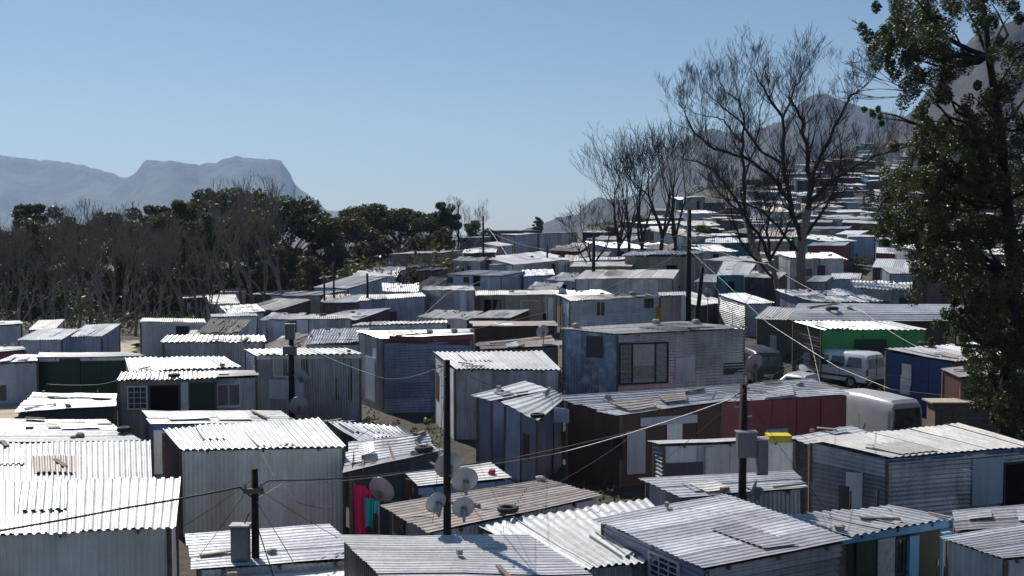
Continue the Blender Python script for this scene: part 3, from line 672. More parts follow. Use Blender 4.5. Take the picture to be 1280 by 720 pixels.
bshack('dark hut with pale roof left of the wide long grey roof',(944,398),(984,400),2.3,4,dz=.4,front=(W_DARK,'p'),rmat=G_WARM,over=.1,rag=.15)
bshack('grey hut between the dark station wagon and turquoise shack',(932,380),(968,378),2.2,4,dz=.4,front=(W_GALV,'h'),rmat=G_BRIGHT,over=.1,rag=.15)
bshack('brown hut under the leafy tree right of the long grey roof',(1200,396),(1262,398),2.4,4,dz=.4,front=(W_RUST,'p'),rmat=G_GREY,over=.1)
# ================================================================ hillside shacks (small in the picture)
protos=[]
HK=[('pale blue',W_PALE),('grey sheet',W_GALV),('dark boarded',W_WOOD),('blue grey',W_BLUEG),('red brown',W_RUST),('beige',W_BEIGE),('dark tin',W_DARK),('green',W_DGREEN),('turquoise',W_TURQ),('white',W_WHITE),('dark tin',W_DARK),('dark boarded',W_WOOD)]
HR=[G_STRIPE,G_WARM,G_GREY,G_BRIGHT,G_BROWN]
def hill_proto(k):
    nm,wm=HK[k]; r=random.Random(k+5)
    w,d,h=4.6+r.random()*2.2,3.6+r.random()*1.6,2.3+r.random()*.6
    root=empty('hillside_shack',(0,0,0),'x','shack','shacks on the hillside')
    rise=r.uniform(.15,.6); ov=.25
    mb=MB(); corr(mb,(-w/2-ov,-d/2-ov,h),(w/2+ov,-d/2-ov,h+r.uniform(-.1,.2)),(w/2+ov,d/2+ov,h+rise),(-w/2-ov,d/2+ov,h+rise),.3,.03,.9,rag=.35,lift=.05,rows=3,prof=4,dent=.05,courses=2)
    mb.build('roof',HR[k%5],root)
    mb=MB(); z0=-1.6
    P=[(-w/2,-d/2),(w/2,-d/2),(w/2,d/2),(-w/2,d/2)]; T=[h-.06,h-.06,h+rise-.06,h+rise-.06]
    for i in range(4):
        j=(i+1)%4; flatp(mb,(*P[i],z0),(*P[j],z0),(*P[j],T[j]),(*P[i],T[i]),w=.95,off=.01)
    mb.build('wall',wm,root)
    mb=MB(); x=r.uniform(-w/4,w/4); mb.box((x,-d/2-.03,1.0),.85,.06,2.0); mb.build('door',[DARKIN,W_RUST,DARKIN][k%3],root)
    fr=MB(); xw=x+(1.5 if x<0 else -1.5); fr.box((xw,-d/2-.03,1.45),.9,.06,.7); wo=fr.build('window',FRW if k%2 else FRB,root)
    fr=MB(); fr.box((xw,-d/2-.065,1.45),.78,.01,.58); fr.build('pane',GLASS,wo)
    # stones and boards holding the roof down
    for _ in range(5):
        mb=MB(); sx=r.uniform(-w/2,w/2); sy=r.uniform(-d/2,d/2); mb.box((sx,sy,h+rise*(sy/d+.5)+.12),r.uniform(.15,.7),.14,.12,rot=r.uniform(0,3)); mb.build('roof_weight',STONE,root)
    return root
for k in range(len(HK)): protos.append(hill_proto(k))
used_p=set(); nh=0
hr=random.Random(77)
def zone(px,py):
    a=('among the middle bare trees' if px<800 else 'left of the tallest bare tree' if px<930 else 'behind the tallest bare tree' if px<1040 else 'just left of the leafy tree' if px<1130 else 'seen through the leafy tree' if px<1215 else 'at the right edge')
    b=('at the slope foot' if py>335 else 'low on the slope' if py>295 else 'halfway up the slope' if py>262 else 'high on the slope' if py>232 else 'in the topmost rows')
    return b+' '+a
cand=[]
Y=70.0
while Y<560:
    sp=5.6 if Y<150 else 7.2
    X=-6.0+hr.uniform(0,4)
    while True:
        px=CX+F*X/Y
        if px>1330: break
        ymax = 175 if px<760 else 215 if px<830 else 300 if px<900 else 400 if px<1000 else 480 if px<1080 else 560
        ymin = 150 if px<760 else 92 if px<865 else 70
        if px>735 and ymin<Y<ymax and hr.random()<(.93 if Y<200 else .8 if Y<300 else .5): cand.append((X+hr.uniform(-1,1),Y+hr.uniform(-3.5,3.5)))
        X+=sp*hr.uniform(.85,1.35)
    Y*=1.085
    Y+=3.0
ok=[]
for (X,Y_) in cand:
    if all((X-a)**2+(Y_-b)**2>(r_+2.3)**2 for a,b,r_ in USED): ok.append((X,Y_))
print('hill candidates',len(ok))
if len(ok)>285: 
    hr.shuffle(ok); ok=sorted(ok[:285],key=lambda q:q[1])
for X,Y_ in ok:
    k=hr.randrange(len(HK)) if Y_>125 else hr.choice((0,1,2,3,5,6,9,1,3)); z=terr(X,Y_)
    px=CX+F*X/Y_; p=Vector((X,Y_,z+2.4)); py=290-(p.z-CAMZ)*F/Y_
    lab=f'tiny {HK[k][0]} shack {zone(px,py)}'
    rz=math.radians(hr.gauss(-8,24)); s=hr.uniform(.85,1.15)
    if k not in used_p:
        r=protos[k]; r.location=(X,Y_,z); r.rotation_euler=(0,0,rz); r.scale=(s,s,s*hr.uniform(.9,1.15)); r['label']=lab; used_p.add(k)
    else: dup(protos[k],(X,Y_,z),rz,(s*hr.uniform(.7,1.25),s*hr.uniform(.8,1.1),s*hr.uniform(.8,1.3)),lab)
    nh+=1
for k,p in enumerate(protos):
    if k not in used_p: p.location=(60,120,terr(60,120)); p['label']='small shack far on the slope'

# small huts filling gaps in the middle distance
def zone2(px,Y):
    a=('left of the box topped pole' if px<360 else 'between box topped pole and dish pole' if px<555 else 'right of the dish pole' if px<690 else 'left of the tall dark pole' if px<860 else 'right of the tall dark pole')
    b=('just behind the near rows' if Y<75 else 'in the middle rows' if Y<95 else 'in the back rows' if Y<118 else 'on the ridge')
    return b+', '+a
nf=0; PL=[(a_,b_,r_) for a_,b_,r_ in USED]; hs=[(x_,y_,2.6) for x_,y_ in ok]
for _ in range(2600):
    Y_=hr.uniform(50,150); px=hr.uniform(262,905); X=(px-CX)/F*Y_
    if px<450 and Y_>98: continue
    if 570<px<870 and Y_<82: continue
    if px<330 and 55<Y_<63: continue
    if px<640 and Y_>138: continue
    if any((X-a)**2+(Y_-b)**2>1e9 or (X-a)**2+(Y_-b)**2<(r_+1.25)**2 for a,b,r_ in PL+hs): continue
    if abs(X+3.5)<3 and 40<Y_<60: continue
    k=hr.choice((0,1,2,3,5,6,9,4,1,9)); sx=hr.uniform(.42,.7); sz=hr.uniform(.72,1.0)
    dup(protos[k],(X,Y_,terr(X,Y_)),math.radians(hr.gauss(-5,18)),(sx,sx*hr.uniform(.8,1.1),sz),f'small {HK[k][0]} hut {zone2(px,Y_)}','small huts squeezed between the shacks'); hs.append((X,Y_,2.0)); nf+=1
    if nf>34: break
print('fill huts',nf)
# the remaining far shacks of the slope, too many to count one by one
far=MB(); fm=[W_GALV,W_PALE,W_WOOD,W_DARK,W_RUST,W_BEIGE,G_BRIGHT,G_STRIPE,G_WARM,G_GREY]; nfar=0
for _ in range(5000):
    Y_=120*(4.2**hr.random()); px=hr.uniform(800 if Y_<250 else 960,1330); X=(px-CX)/F*Y_
    if any((X-a)**2+(Y_-b)**2<(2.3+r_*.6)**2 for a,b,r_ in hs+PL): continue
    w_,d_,h_=hr.uniform(2.2,4.4),hr.uniform(2,3.6),hr.uniform(2.0,3.3); z=terr(X,Y_); a_=math.radians(hr.gauss(-5,25)); co,si=math.cos(a_),math.sin(a_)
    Pq=lambda x,y,zz: Vector((X+x*co-y*si,Y_+x*si+y*co,z+zz))
    mi=hr.randrange(6); tn=hr.random(); ri=hr.uniform(-.1,.5); T=[h_,h_+hr.uniform(-.15,.15),h_+ri,h_+ri]
    cs=[(-w_/2,-d_/2),(w_/2,-d_/2),(w_/2,d_/2),(-w_/2,d_/2)]
    for i in range(4):
        j=(i+1)%4; far.quad(Pq(*cs[i],-1.8),Pq(*cs[j],-1.8),Pq(*cs[j],T[j]),Pq(*cs[i],T[i]),tn,mi)
    o_=.25; R4=[(-w_/2-o_,-d_/2-o_),(w_/2+o_,-d_/2-o_),(w_/2+o_,d_/2+o_),(-w_/2-o_,d_/2+o_)]
    rm=hr.choice((6,7,8,9,9,8)); top=[Pq(*R4[i],T[i]+.07) for i in range(4)]; bot=[p-Vector((0,0,.05)) for p in top]
    far.quad(*top,hr.random(),rm); far.quad(*bot[::-1],.5,rm)
    for i in range(4): j=(i+1)%4; far.quad(bot[i],bot[j],top[j],top[i],.5,rm)
    hs.append((X,Y_,1.6)); nfar+=1
    if nfar>190: break
fo=far.build('hillside_shacks',fm); tag(fo,'countless small far shacks crowding the slope between the larger ones','shacks',None,'stuff'); print('far',nfar)

# ================================================================ ground, mountains
def grid_lines(segs):
    out=[]
    for a,b,s in segs:
        x=a
        while x<b-1e-6: out.append(x); x+=s
    out.append(segs[-1][1]); return out
xs=grid_lines([(-6900,-2000,700),(-2000,-400,200),(-400,-120,20),(-120,160,3.5),(160,420,13),(420,2000,160),(2000,6900,700)])
ys=grid_lines([(-2800,-100,450),(-100,10,20),(10,160,2.5),(160,500,8),(500,1700,60),(1700,8100,800)])
v=[];f=[]
for y in ys:
    for x in xs:
        z=terr(x,y)
        if 15<y<600 and abs(x)<400: z+=noise.noise(Vector((x*.15,y*.15,0)))*.18+noise.noise(Vector((x*.6,y*.6,3)))*.06-.05
        v.append((x,y,z))
n=len(xs)
for j in range(len(ys)-1):
    for i in range(n-1): f.append((j*n+i,j*n+i+1,(j+1)*n+i+1,(j+1)*n+i))
me=bpy.data.meshes.new('ground'); me.from_pydata(v,[],f); me.polygons.foreach_set('use_smooth',[True]*len(f))
m,nt,b,out=nodes('ground_earth'); L=nt.links
tc=N(nt,'ShaderNodeTexCoord')
n1=N(nt,'ShaderNodeTexNoise',i_Scale=.12,i_Detail=9.0,i_Roughness=.65); n2=N(nt,'ShaderNodeTexNoise',i_Scale=2.2,i_Detail=8.0,i_Roughness=.7)
for q in (n1,n2): L.new(tc.outputs['Object'],q.inputs['Vector'])
c1=ramp(nt,n1.outputs[0],[(.38,(.035,.036,.022)),(.55,(.075,.06,.045)),(.72,(.16,.13,.10))])
c2=ramp(nt,n2.outputs[0],[(.3,(.35,.35,.35)),(.65,(1,1,1))])
c=mixc(nt,1.0,c1,c2,'MULTIPLY'); L.new(c,b.inputs['Base Color']); b.inputs['Roughness'].default_value=.95
bp=N(nt,'ShaderNodeBump',i_Strength=.6,i_Distance=.15); L.new(n2.outputs[0],bp.inputs['Height']); L.new(bp.outputs[0],b.inputs['Normal'])
me.materials.append(m); g=bpy.data.objects.new('ground',me); C.objects.link(g); tag(g,kind='structure')
# sandy path at the left edge
def patch(name,pts,mat,h=.03,n=14):
    """pts: left-near,right-near,right-far,left-far pixels on the ground"""
    P=[hit(p[0],p[1],0.0) for p in pts]; v=[];f=[]
    for j in range(n+1):
        for i in range(n+1):
            p=lerp(lerp(P[0],P[1],i/n),lerp(P[3],P[2],i/n),j/n); e=noise.noise(p*.5)*.7
            x,y=p.x+e,p.y+e; v.append((x,y,terr(x,y)+.16+h))
    for j in range(n):
        for i in range(n): a=j*(n+1)+i; f.append((a,a+1,a+n+2,a+n+1))
    me=bpy.data.meshes.new(name); me.from_pydata(v,[],f); me.materials.append(mat); o=bpy.data.objects.new(name,me); C.objects.link(o); tag(o,kind='structure')
SAND=plain('sandy_path',(.55,.47,.36),.95,0,.3,.8,.1,.5)
patch('path',[(-90,540),(30,530),(44,478),(-40,478)],SAND)
patch('path',[(125,444),(165,444),(175,428),(120,428)],SAND)

def mountain(name,pts,D,mat,depth,front,rough,n2=40,seed=0,base=-12):
    """a real massif: crest line (pixel x, pixel y) at distance D, long front slope with gullies and a back slope"""
    xs_=[]; px=pts[0][0]
    step=(pts[-1][0]-pts[0][0])/260
    v=[];f=[];cols=0
    while px<=pts[-1][0]+1e-6:
        i=0
        while i<len(pts)-2 and pts[i+1][0]<px: i+=1
        (xa,ya),(xb,yb)=pts[i],pts[i+1]; t=(px-xa)/(xb-xa); py=ya+(yb-ya)*t
        Dc=D*(1+.04*noise.noise(Vector((px*.012,seed,0))))
        jag=-(noise.noise(Vector((px*.11,seed,5)))*1.6+noise.noise(Vector((px*.35,seed,9)))*.8)/F*Dc; c=at(px,py,Dc); H=c.z-base
        for r in range(n2+1):
            t=r/n2
            # front foot -> crest (t=.7) -> back
            if t<.7:
                q=t/.7; hh=q**1.25*(.62+.38*q**3); yy=Dc-front*(1-q); xx=c.x*yy/Dc
                k=4*q*(1-q)
                ridge=abs(noise.noise(Vector((xx*rough,yy*rough*.35,seed))))*1.2+.35*noise.noise(Vector((xx*rough*3,yy*rough*1.5,seed+4)))
                hh=hh-k*.30*(ridge-.25); 
                hh=min(hh,(.985+.01*q) if q<1 else 1)
                z=base+H*hh+jag*q**7
            else:
                q=(t-.7)/.3; yy=Dc+depth*q; xx=c.x*yy/Dc; q=min(1,q); z=base+H*max(0.0,1-q)**.8*(1-.08*q)+jag*(1-q)**7
                if q>0: z=min(z,base+H*(1-.25*q)+jag*(1-q)**7)
            v.append((xx,yy,z))
        cols+=1; px+=step
    m_=n2+1
    for i in range(cols-1):
        for r in range(n2): a=i*m_+r; f.append((a,a+m_,a+m_+1,a+1))
    me=bpy.data.meshes.new(name); me.from_pydata(v,[],f); me.materials.append(mat); me.polygons.foreach_set('use_smooth',[True]*len(f))
    o=bpy.data.objects.new(name,me); C.objects.link(o); tag(o,kind='structure'); return o
def rockm(name,sc,a,b2):
    m,nt,b,out=nodes(name); L=nt.links; tc=N(nt,'ShaderNodeTexCoord')
    n1=N(nt,'ShaderNodeTexNoise',i_Scale=sc,i_Detail=10.0,i_Roughness=.65); L.new(tc.outputs['Object'],n1.inputs['Vector'])
    c=ramp(nt,n1.outputs[0],[(.38,a),(.62,b2)]); L.new(c,b.inputs['Base Color']); b.inputs['Roughness'].default_value=.95
    bp=N(nt,'ShaderNodeBump',i_Strength=.8,i_Distance=.25/sc); L.new(n1.outputs[0],bp.inputs['Height']); L.new(bp.outputs[0],b.inputs['Normal']); return m
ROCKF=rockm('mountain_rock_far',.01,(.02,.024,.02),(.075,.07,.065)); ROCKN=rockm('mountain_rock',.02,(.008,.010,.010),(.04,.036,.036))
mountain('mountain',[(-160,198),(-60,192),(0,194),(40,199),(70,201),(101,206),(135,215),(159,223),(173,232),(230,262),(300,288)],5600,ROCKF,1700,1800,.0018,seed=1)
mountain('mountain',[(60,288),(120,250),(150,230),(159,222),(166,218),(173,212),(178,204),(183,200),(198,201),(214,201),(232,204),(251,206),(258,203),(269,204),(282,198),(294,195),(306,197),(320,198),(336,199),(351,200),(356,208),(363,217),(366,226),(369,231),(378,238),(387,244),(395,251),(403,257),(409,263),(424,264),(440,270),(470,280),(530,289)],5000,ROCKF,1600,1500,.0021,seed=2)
mountain('mountain',[(640,292),(672,282),(700,271),(722,268),(735,254),(748,246),(762,249),(780,250),(795,243),(810,233),(822,214),(833,197),(845,184),(857,173),(872,165),(890,160),(905,164),(920,167),(935,165),(953,160),(968,154),(983,150),(992,138),(1000,130),(1010,121),(1023,117),(1035,118),(1047,124),(1062,129),(1080,134),(1112,141),(1150,150),(1230,170),(1400,220)],2400,ROCKN,700,1100,.0055,seed=3)
mountain('mountain',[(980,262),(1060,205),(1100,170),(1130,146),(1140,139),(1146,134),(1156,117),(1167,104),(1180,94),(1191,86),(1204,60),(1222,40),(1240,34),(1256,30),(1300,12),(1400,-30),(1600,-80)],1100,ROCKN,400,550,.012,seed=4)

# ================================================================ trees
def branch(mb,p,d,L,r,depth,rr,up=.25,spread=.6,nseg=4,minr=.012,bend=.18,kids=(2,3),shrink=.72):
    pts=[p.copy()]; rads=[r]; d=d.normalized()
    for i in range(nseg):
        d=(d+Vector((rr.gauss(0,bend),rr.gauss(0,bend),rr.gauss(0,bend*.6)+up*.25))).normalized()
        p=p+d*(L/nseg); pts.append(p.copy()); rads.append(max(minr,r*(1-.42*(i+1)/nseg)))
    mb.tube(pts,rads,n=6 if r>.09 else 4 if r>.03 else 3,cap=False,tone=rr.random())
    if depth<=0: return pts
    r2=rads[-1]
    for k in range(rr.randint(*kids)):
        s=rr.uniform(.45,1.0) if k else 1.0
        q=pts[-1] if k==0 or s>.9 else lerp(pts[int(s*nseg)],pts[min(nseg,int(s*nseg)+1)],rr.random())
        a=rr.uniform(0,6.283); sp_=spread*(.5 if k==0 else rr.uniform(.7,1.3))
        side=Vector((math.cos(a),math.sin(a),0)); side=(side-d*side.dot(d))
        nd=(d+side*sp_+Vector((0,0,up*.3))).normalized()
        branch(mb,q,nd,L*shrink*rr.uniform(.8,1.15),max(minr,r2*(.85 if k==0 else rr.uniform(.5,.75))),depth-1,rr,up,spread,nseg if depth>2 else 3,minr,bend,kids,shrink)
    return pts
def bare_tree(name,h,seed,label,group,mat,lean=(0,0),depth=6,spread=.5,up=.5,fork=.28,stems=3,r0=None):
    """trunk that forks low into upright limbs, with fine twigs"""
    rr=random.Random(seed); root=empty(name,(0,0,0),label,'tree',group)
    r0=r0 or h*.016
    mb=MB(); d=Vector((lean[0],lean[1],1)).normalized(); pts=[Vector((0,0,-.4))]; rad=[r0*1.25]
    p=pts[0].copy()
    for i in range(5):
        d=(d+Vector((rr.gauss(0,.06),rr.gauss(0,.06),.1))).normalized(); p=p+d*(h*fork/5); pts.append(p.copy()); rad.append(r0*(1-.06*(i+1)))
    mb.tube(pts,rad,n=8); mb.build('trunk',mat,root,smooth=True)
    mb=MB()
    for s in range(stems):
        a=6.283*s/stems+rr.uniform(-.5,.5); sd=Vector((math.cos(a),math.sin(a),0))*rr.uniform(.25,.6)
        branch(mb,pts[-1]-d*(.15*s),(d+sd).normalized(),h*(1-fork)*.36,r0*rr.uniform(.5,.75),depth,rr,up,spread,shrink=.74)
    mb.build('crown',mat,root); return root
def leaves(mb,cx,cy,cz,rx,ry,rz,n,size,rr,tlow=.0,thigh=1.0,droop=0):
    for _ in range(n):
        while True:
            x,y,z=rr.uniform(-1,1),rr.uniform(-1,1),rr.uniform(-1,1); q=x*x+y*y+z*z
            if .12<q<1: break
        s=size*rr.uniform(.6,1.3)
        p=Vector((cx+x*rx,cy+y*ry,cz+z*rz))
        nrm=Vector((rr.gauss(0,1),rr.gauss(0,1),rr.gauss(.4,.8))).normalized(); t=nrm.cross(Vector((rr.gauss(0,1),rr.gauss(0,1),rr.gauss(0,1)-droop))).normalized(); b_=nrm.cross(t)
        a=t*s; c=b_*s*.45
        k=len(mb.v); mb.v+=[p-a,p+c,p+a,p-c]; mb.f.append((k,k+1,k+2,k+3)); mb.t.append(rr.uniform(tlow,thigh)); mb.m.append(0)
def green_tree(name,h,w,seed,label,group,kind='round',mat=None,nclump=26,nl=230,leaf=.22,bark=None):
    rr=random.Random(seed); root=empty(name,(0,0,0),label,'tree',group); bark=bark or BARKG
    tr=MB(); cr=MB(); br=MB()
    r0=h*.02; top=h*(.72 if kind=='umbrella' else .85)
    pts=[Vector((0,0,-.4))]; p=pts[0].copy(); d=Vector((rr.gauss(0,.08),rr.gauss(0,.08),1))
    for i in range(7):
        d=(d+Vector((rr.gauss(0,.08),rr.gauss(0,.08),.2))).normalized(); p=p+d*top/7; pts.append(p.copy())
    tr.tube(pts,[r0*(1.2-.13*i) for i in range(8)],n=7); 
    for c in range(nclump):
        if kind=='umbrella':
            a=rr.uniform(0,6.283); q=math.sqrt(rr.random()); x,y=math.cos(a)*q*w/2,math.sin(a)*q*w/2; z=h*(.66+.27*(1-q*q))+rr.gauss(0,h*.045)
            rx=rr.uniform(.13,.2)*w; rz=rx*.6
        elif kind=='tall':
            z=h*(.30+.68*rr.random()); q=math.sqrt(rr.random())*(1.0-.45*abs(z/h-.6)*2); a=rr.uniform(0,6.283); x,y=math.cos(a)*q*w/2,math.sin(a)*q*w/2
            rx=rr.uniform(.11,.19)*w; rz=rx*.75
        else:
            z=h*(.06+.9*rr.random()); q=rr.random()**.6*math.sqrt(max(.05,1-((z/h-.42)/.66)**2)); a=rr.uniform(0,6.283); x,y=math.cos(a)*q*w/2,math.sin(a)*q*w/2
            rx=rr.uniform(.12,.2)*w; rz=rx*.8
        leaves(cr,x+pts[-1].x*.6,y+pts[-1].y*.6,z,rx,rx,rz,nl,leaf,rr)
        k=min(7,max(2,int(z/h*7*.8))); s_=pts[k]; e=Vector((x+pts[-1].x*.6,y+pts[-1].y*.6,z)); mid=lerp(s_,e,.5)+Vector((0,0,-.04*h))
        br.tube([s_,mid,e],[r0*.38,r0*.22,r0*.08],n=4,cap=False)
    tr.build('trunk',bark,root,smooth=True); br.build('limbs',bark,root); cr.build('crown',mat or LEAFD,root)
    return root
def put(o,px,py,Y=None,sc=1,rz=0):
    """stand a thing on the ground at pixel column px, depth Y"""
    X=(px-CX)/F*Y; o.location=(X,Y,terr(X,Y)-.05); o.rotation_euler=(0,0,rz); o.scale=(sc,)*3; return o
tr_=random.Random(5)
def scatter(maker_list,specs,group):
    """specs: (px, Y, top pixel y, kind index, label)"""
    first={}
    for (px,Y,ty,ki,label) in specs:
        X=(px-CX)/F*Y; z=terr(X,Y)-.05; H=CAMZ+(290-ty)/F*Y - z
        if ki not in first:
            first[ki]=maker_list[ki](); r=first[ki]; r['label']=label; r['group']=group
        else: r=dup(first[ki],(0,0,0),0,1,label,group)
        bb=MAKERH[ki]; s=H/bb; r.location=(X,Y,z); r.rotation_euler=(0,0,tr_.uniform(0,6.28)); r.scale=(s*tr_.uniform(.9,1.1),s*tr_.uniform(.9,1.1),s)
MAKERH={0:12.6,1:13.8,2:10.6,3:15,4:13,5:12}
mk=[lambda:green_tree('evergreen_tree',12,7.5,21,'','','round',LEAFD,46,230,.26),
    lambda:green_tree('evergreen_tree',13,6.5,22,'','','tall',LEAFD,44,230,.26),
    lambda:green_tree('umbrella_pine',10,9.5,23,'','','umbrella',LEAFP,48,230,.26),
    lambda:bare_tree('bare_tree',13.2,31,'','',BARKG,depth=5,spread=.42,up=.6,fork=.3,stems=3),
    lambda:bare_tree('bare_tree',11.0,32,'','',BARKG,lean=(.1,0),depth=5,spread=.5,up=.5,fork=.22,stems=4),
    lambda:bare_tree('dead_tree',10.2,33,'','',BARKP,lean=(-.35,0),depth=4,spread=.6,up=.2,fork=.25,stems=3)]
# dark evergreens of the wood on the left
spv=[(-12,118,278,0,'dark evergreen tree cut by the left edge'),(12,135,292,1,'dark evergreen tree just inside the left edge'),
 (38,120,272,0,'dark evergreen tree right of the left edge, below the mountain saddle'),(62,130,250,1,'dark tall evergreen tree, first peak of the wood from the left'),
 (92,140,268,0,'dark evergreen tree between the first two peaks of the wood'),(120,128,286,1,'dark evergreen tree in the dip of the wood'),
 (148,122,262,0,'dark evergreen tree left of the flat part of the wood'),(176,132,252,1,'dark evergreen tree under the flat mountain top'),
 (205,120,262,0,'dark evergreen tree behind the pale white panelled shack'),(232,135,246,1,'dark evergreen tree with level crown right of the flat part'),
 (258,122,262,0,'dark evergreen tree behind the small dark red shack'),(286,138,232,2,'dark flat crowned tree, tallest at the right of the wood'),
 (312,124,258,0,'dark evergreen tree behind the pale blue box shack'),(344,132,242,2,'dark flat crowned tree below the right end of the mountain'),
 (362,124,300,0,'dark evergreen tree below the flat crowned tree'),(392,140,286,1,'dark evergreen tree at the mountain foot'),
 (425,138,268,2,'dark spreading pine right of the mountain foot'),(462,150,252,2,'dark spreading pine with the highest rounded crown'),
 (498,152,258,2,'dark spreading pine in the middle of the pine row'),(535,150,262,2,'dark spreading pine above the green grey ridge shack'),
 (560,150,250,1,'dark pine in front of the bare twigs'),(590,160,274,0,'dark low tree behind the tall ridge pole'),(420,128,302,0,'dark dense tree behind the white tall box shack'),
 (452,132,300,0,'dark dense tree in front of the spreading pines'),(520,142,292,0,'dark dense tree just above the green grey ridge shack'),(390,118,318,0,'dark low tree left of the white tall box shack'),
 (330,116,306,1,'dark evergreen tree left of the twin thin poles'),(672,215,270,1,'small round tree alone on the ridge skyline'),(480,136,292,0,'dark dense tree left of the green grey ridge shack'),(553,140,282,0,'dark dense tree behind the warm roofed ridge shack'),(610,170,284,0,'dark low tree at the flat green roofed building')]
scatter(mk,spv,'evergreen trees of the wood')
sb=[]
ordn=['first','second','third','fourth','fifth','sixth','seventh','eighth','ninth','tenth','eleventh','twelfth','thirteenth','fourteenth','fifteenth','sixteenth','seventeenth','eighteenth','nineteenth','twentieth','twenty-first','twenty-second','twenty-third','twenty-fourth','twenty-fifth','twenty-sixth']
bx_=[(-8,95,250,3),(6,104,238,4),(22,92,262,3),(36,110,242,3),(52,98,280,4),(66,104,262,3),(82,112,222,3),(97,96,238,4),(112,108,224,3),(126,96,228,3),(140,102,224,4),(154,110,224,3),(168,94,262,4),(184,104,242,3),(198,98,262,3),(212,108,240,4),(228,100,250,3),(246,108,246,3),(262,98,270,4),(282,112,240,3),(300,112,206,3),(316,108,196,3),(330,112,202,4),(352,112,196,3)]
for i,(px,Y,ty,k) in enumerate(bx_): sb.append((px,Y,ty+[0,14,-6,20,4,-10,9][i%7],k,f'slender bare grey tree, {ordn[i]} bare one of the wood from the left'))
scatter(mk,sb,'bare trees along the wood')
sd=[(28,84,300,5,'pale dead tree leaning left at the left edge of the wood'),(128,88,292,5,'pale dead tree with leaning limbs above the green walled shack'),(86,90,318,5,'pale broken dead tree between the two leaning ones'),(198,92,330,5,'pale dead tree leaning over the sandy clearing'),(260,96,318,5,'pale dead tree above the small dark red shack')]
scatter(mk,sd,'dead pale trees in front of the wood')
scatter(mk,[(578,150,232,3,'bare twiggy tree above the pines, left of the ridge pole'),(602,152,240,4,'bare twiggy tree right behind the ridge pole')],'bare trees by the ridge pole')
# middle bare trees
MAKERH.update({0:14,1:14.5,2:12})
mk2=[lambda:bare_tree('bare_tree',14.5,41,'','',BARKD,depth=5,spread=.55,up=.35,fork=.28,stems=4),
     lambda:bare_tree('bare_tree',15,42,'','',BARKD,lean=(.05,0),depth=5,spread=.5,up=.4,fork=.3,stems=4),
     lambda:bare_tree('bare_tree',12,43,'','',BARKD,lean=(-.1,0),depth=5,spread=.55,up=.35,fork=.3,stems=4)]
scatter(mk2,[(740,104,240,2,'bare dark tree with drooping twigs left of the bare group'),(770,112,172,0,'bare dark tree, leftmost tall one of the middle group'),
 (788,120,190,1,'thin bare tree between the two left tall ones'),(804,110,166,1,'bare dark tree in the centre of the middle group'),(826,118,150,0,'bare dark tree behind the blue fronted shack'),
 (846,112,158,1,'bare tree right of the middle group with fine top twigs')],'bare trees of the middle group')
# the big bare trees, limb by limb
def limb_tree(label,Y,limbs,r0,seed,mat=BARKD,depth=4):
    rr=random.Random(seed); b0=limbs[0][0][0][0]; X=(b0-CX)/F*Y; base=Vector((X,Y,terr(X,Y)-.3))
    root=empty('bare_tree',base,label,'tree','tall bare trees'); tr=MB(); cr=MB()
    off={}
    def P(px,py,dy): return at(px,py+max(0,150-py)*.24,Y+dy)-base
    for li,(poly,ra,rb,dy) in enumerate(limbs):
        pts=[]; n=len(poly)
        for i,(x,y) in enumerate(poly):
            t=i/(n-1); s=P(x,y,dy[0]+(dy[1]-dy[0])*t)
            pts.append(s)
        if li==0: pts[0].z=min(pts[0].z,0); pts[0].z=-.3
        # refine with small wobble
        q=[pts[0]]
        for a,b in zip(pts,pts[1:]):
            for t in (.33,.67,1): q.append(lerp(a,b,t)+(Vector((rr.gauss(0,.07),rr.gauss(0,.07),rr.gauss(0,.04))) if t<1 else Vector((0,0,0))))
        k=len(q); rad=[ra+(rb-ra)*i/(k-1) for i in range(k)]
        (tr if li==0 else cr).tube(q,rad,n=8 if ra>.1 else 6,tone=rr.random(),cap=(li==0))
        if li>0:
            for i in range(2,k):
                if i<k-1 and rr.random()<.08: continue
                d=(q[i]-q[i-1]).normalized()
                for _ in range(2 if i<k-1 else 3):
                    a=rr.uniform(0,6.283); sd=Vector((math.cos(a),math.sin(a)*.8,.25))
                    branch(cr,q[i],(d*.8+sd*rr.uniform(.6,1.0)+Vector((0,0,-.1))).normalized(),rr.uniform(.9,1.7)*(.75 if i>=k-2 else 1),max(.013,rad[i]*.42),depth,rr,.45,.5,shrink=.74,minr=.007,kids=(2,3))
    tr.build('trunk',BARKG if mat is BARKD else mat,root,smooth=True); cr.build('crown',mat,root); return root
limb_tree('tallest bare tree with thick grey trunk, in front of the dark red hillside shack',84,[
 ([(1000,385),(1000,350),(1001,320),(1004,288),(1010,262)],.42,.30,(0,0)),
 ([(1010,262),(1013,235),(1010,200),(1004,170),(1003,150),(992,125),(987,104),(996,82)],.22,.03,(0,2)),
 ([(1010,262),(1015,220),(1038,172),(1056,128),(1066,108),(1078,98)],.18,.03,(0,-2)),
 ([(1002,305),(988,250),(979,200),(978,145),(962,115),(950,90),(942,66)],.2,.03,(0,-1)),
 ([(978,150),(990,110),(999,88),(1008,66)],.1,.025,(-1,1)),
 ([(1010,255),(1040,226),(1072,206),(1105,192),(1132,182)],.16,.03,(0,-3)),
 ([(988,252),(962,218),(932,197),(892,186),(868,166),(856,138),(848,120)],.16,.03,(0,3)),
 ([(979,205),(952,190),(926,152),(902,128),(885,106)],.12,.03,(-1,2)),
 ([(1004,300),(1030,262),(1048,225),(1052,190),(1046,160)],.13,.03,(0,3)),
 ([(1000,320),(972,282),(950,262),(915,250),(890,246)],.12,.03,(0,-3))],.42,51)
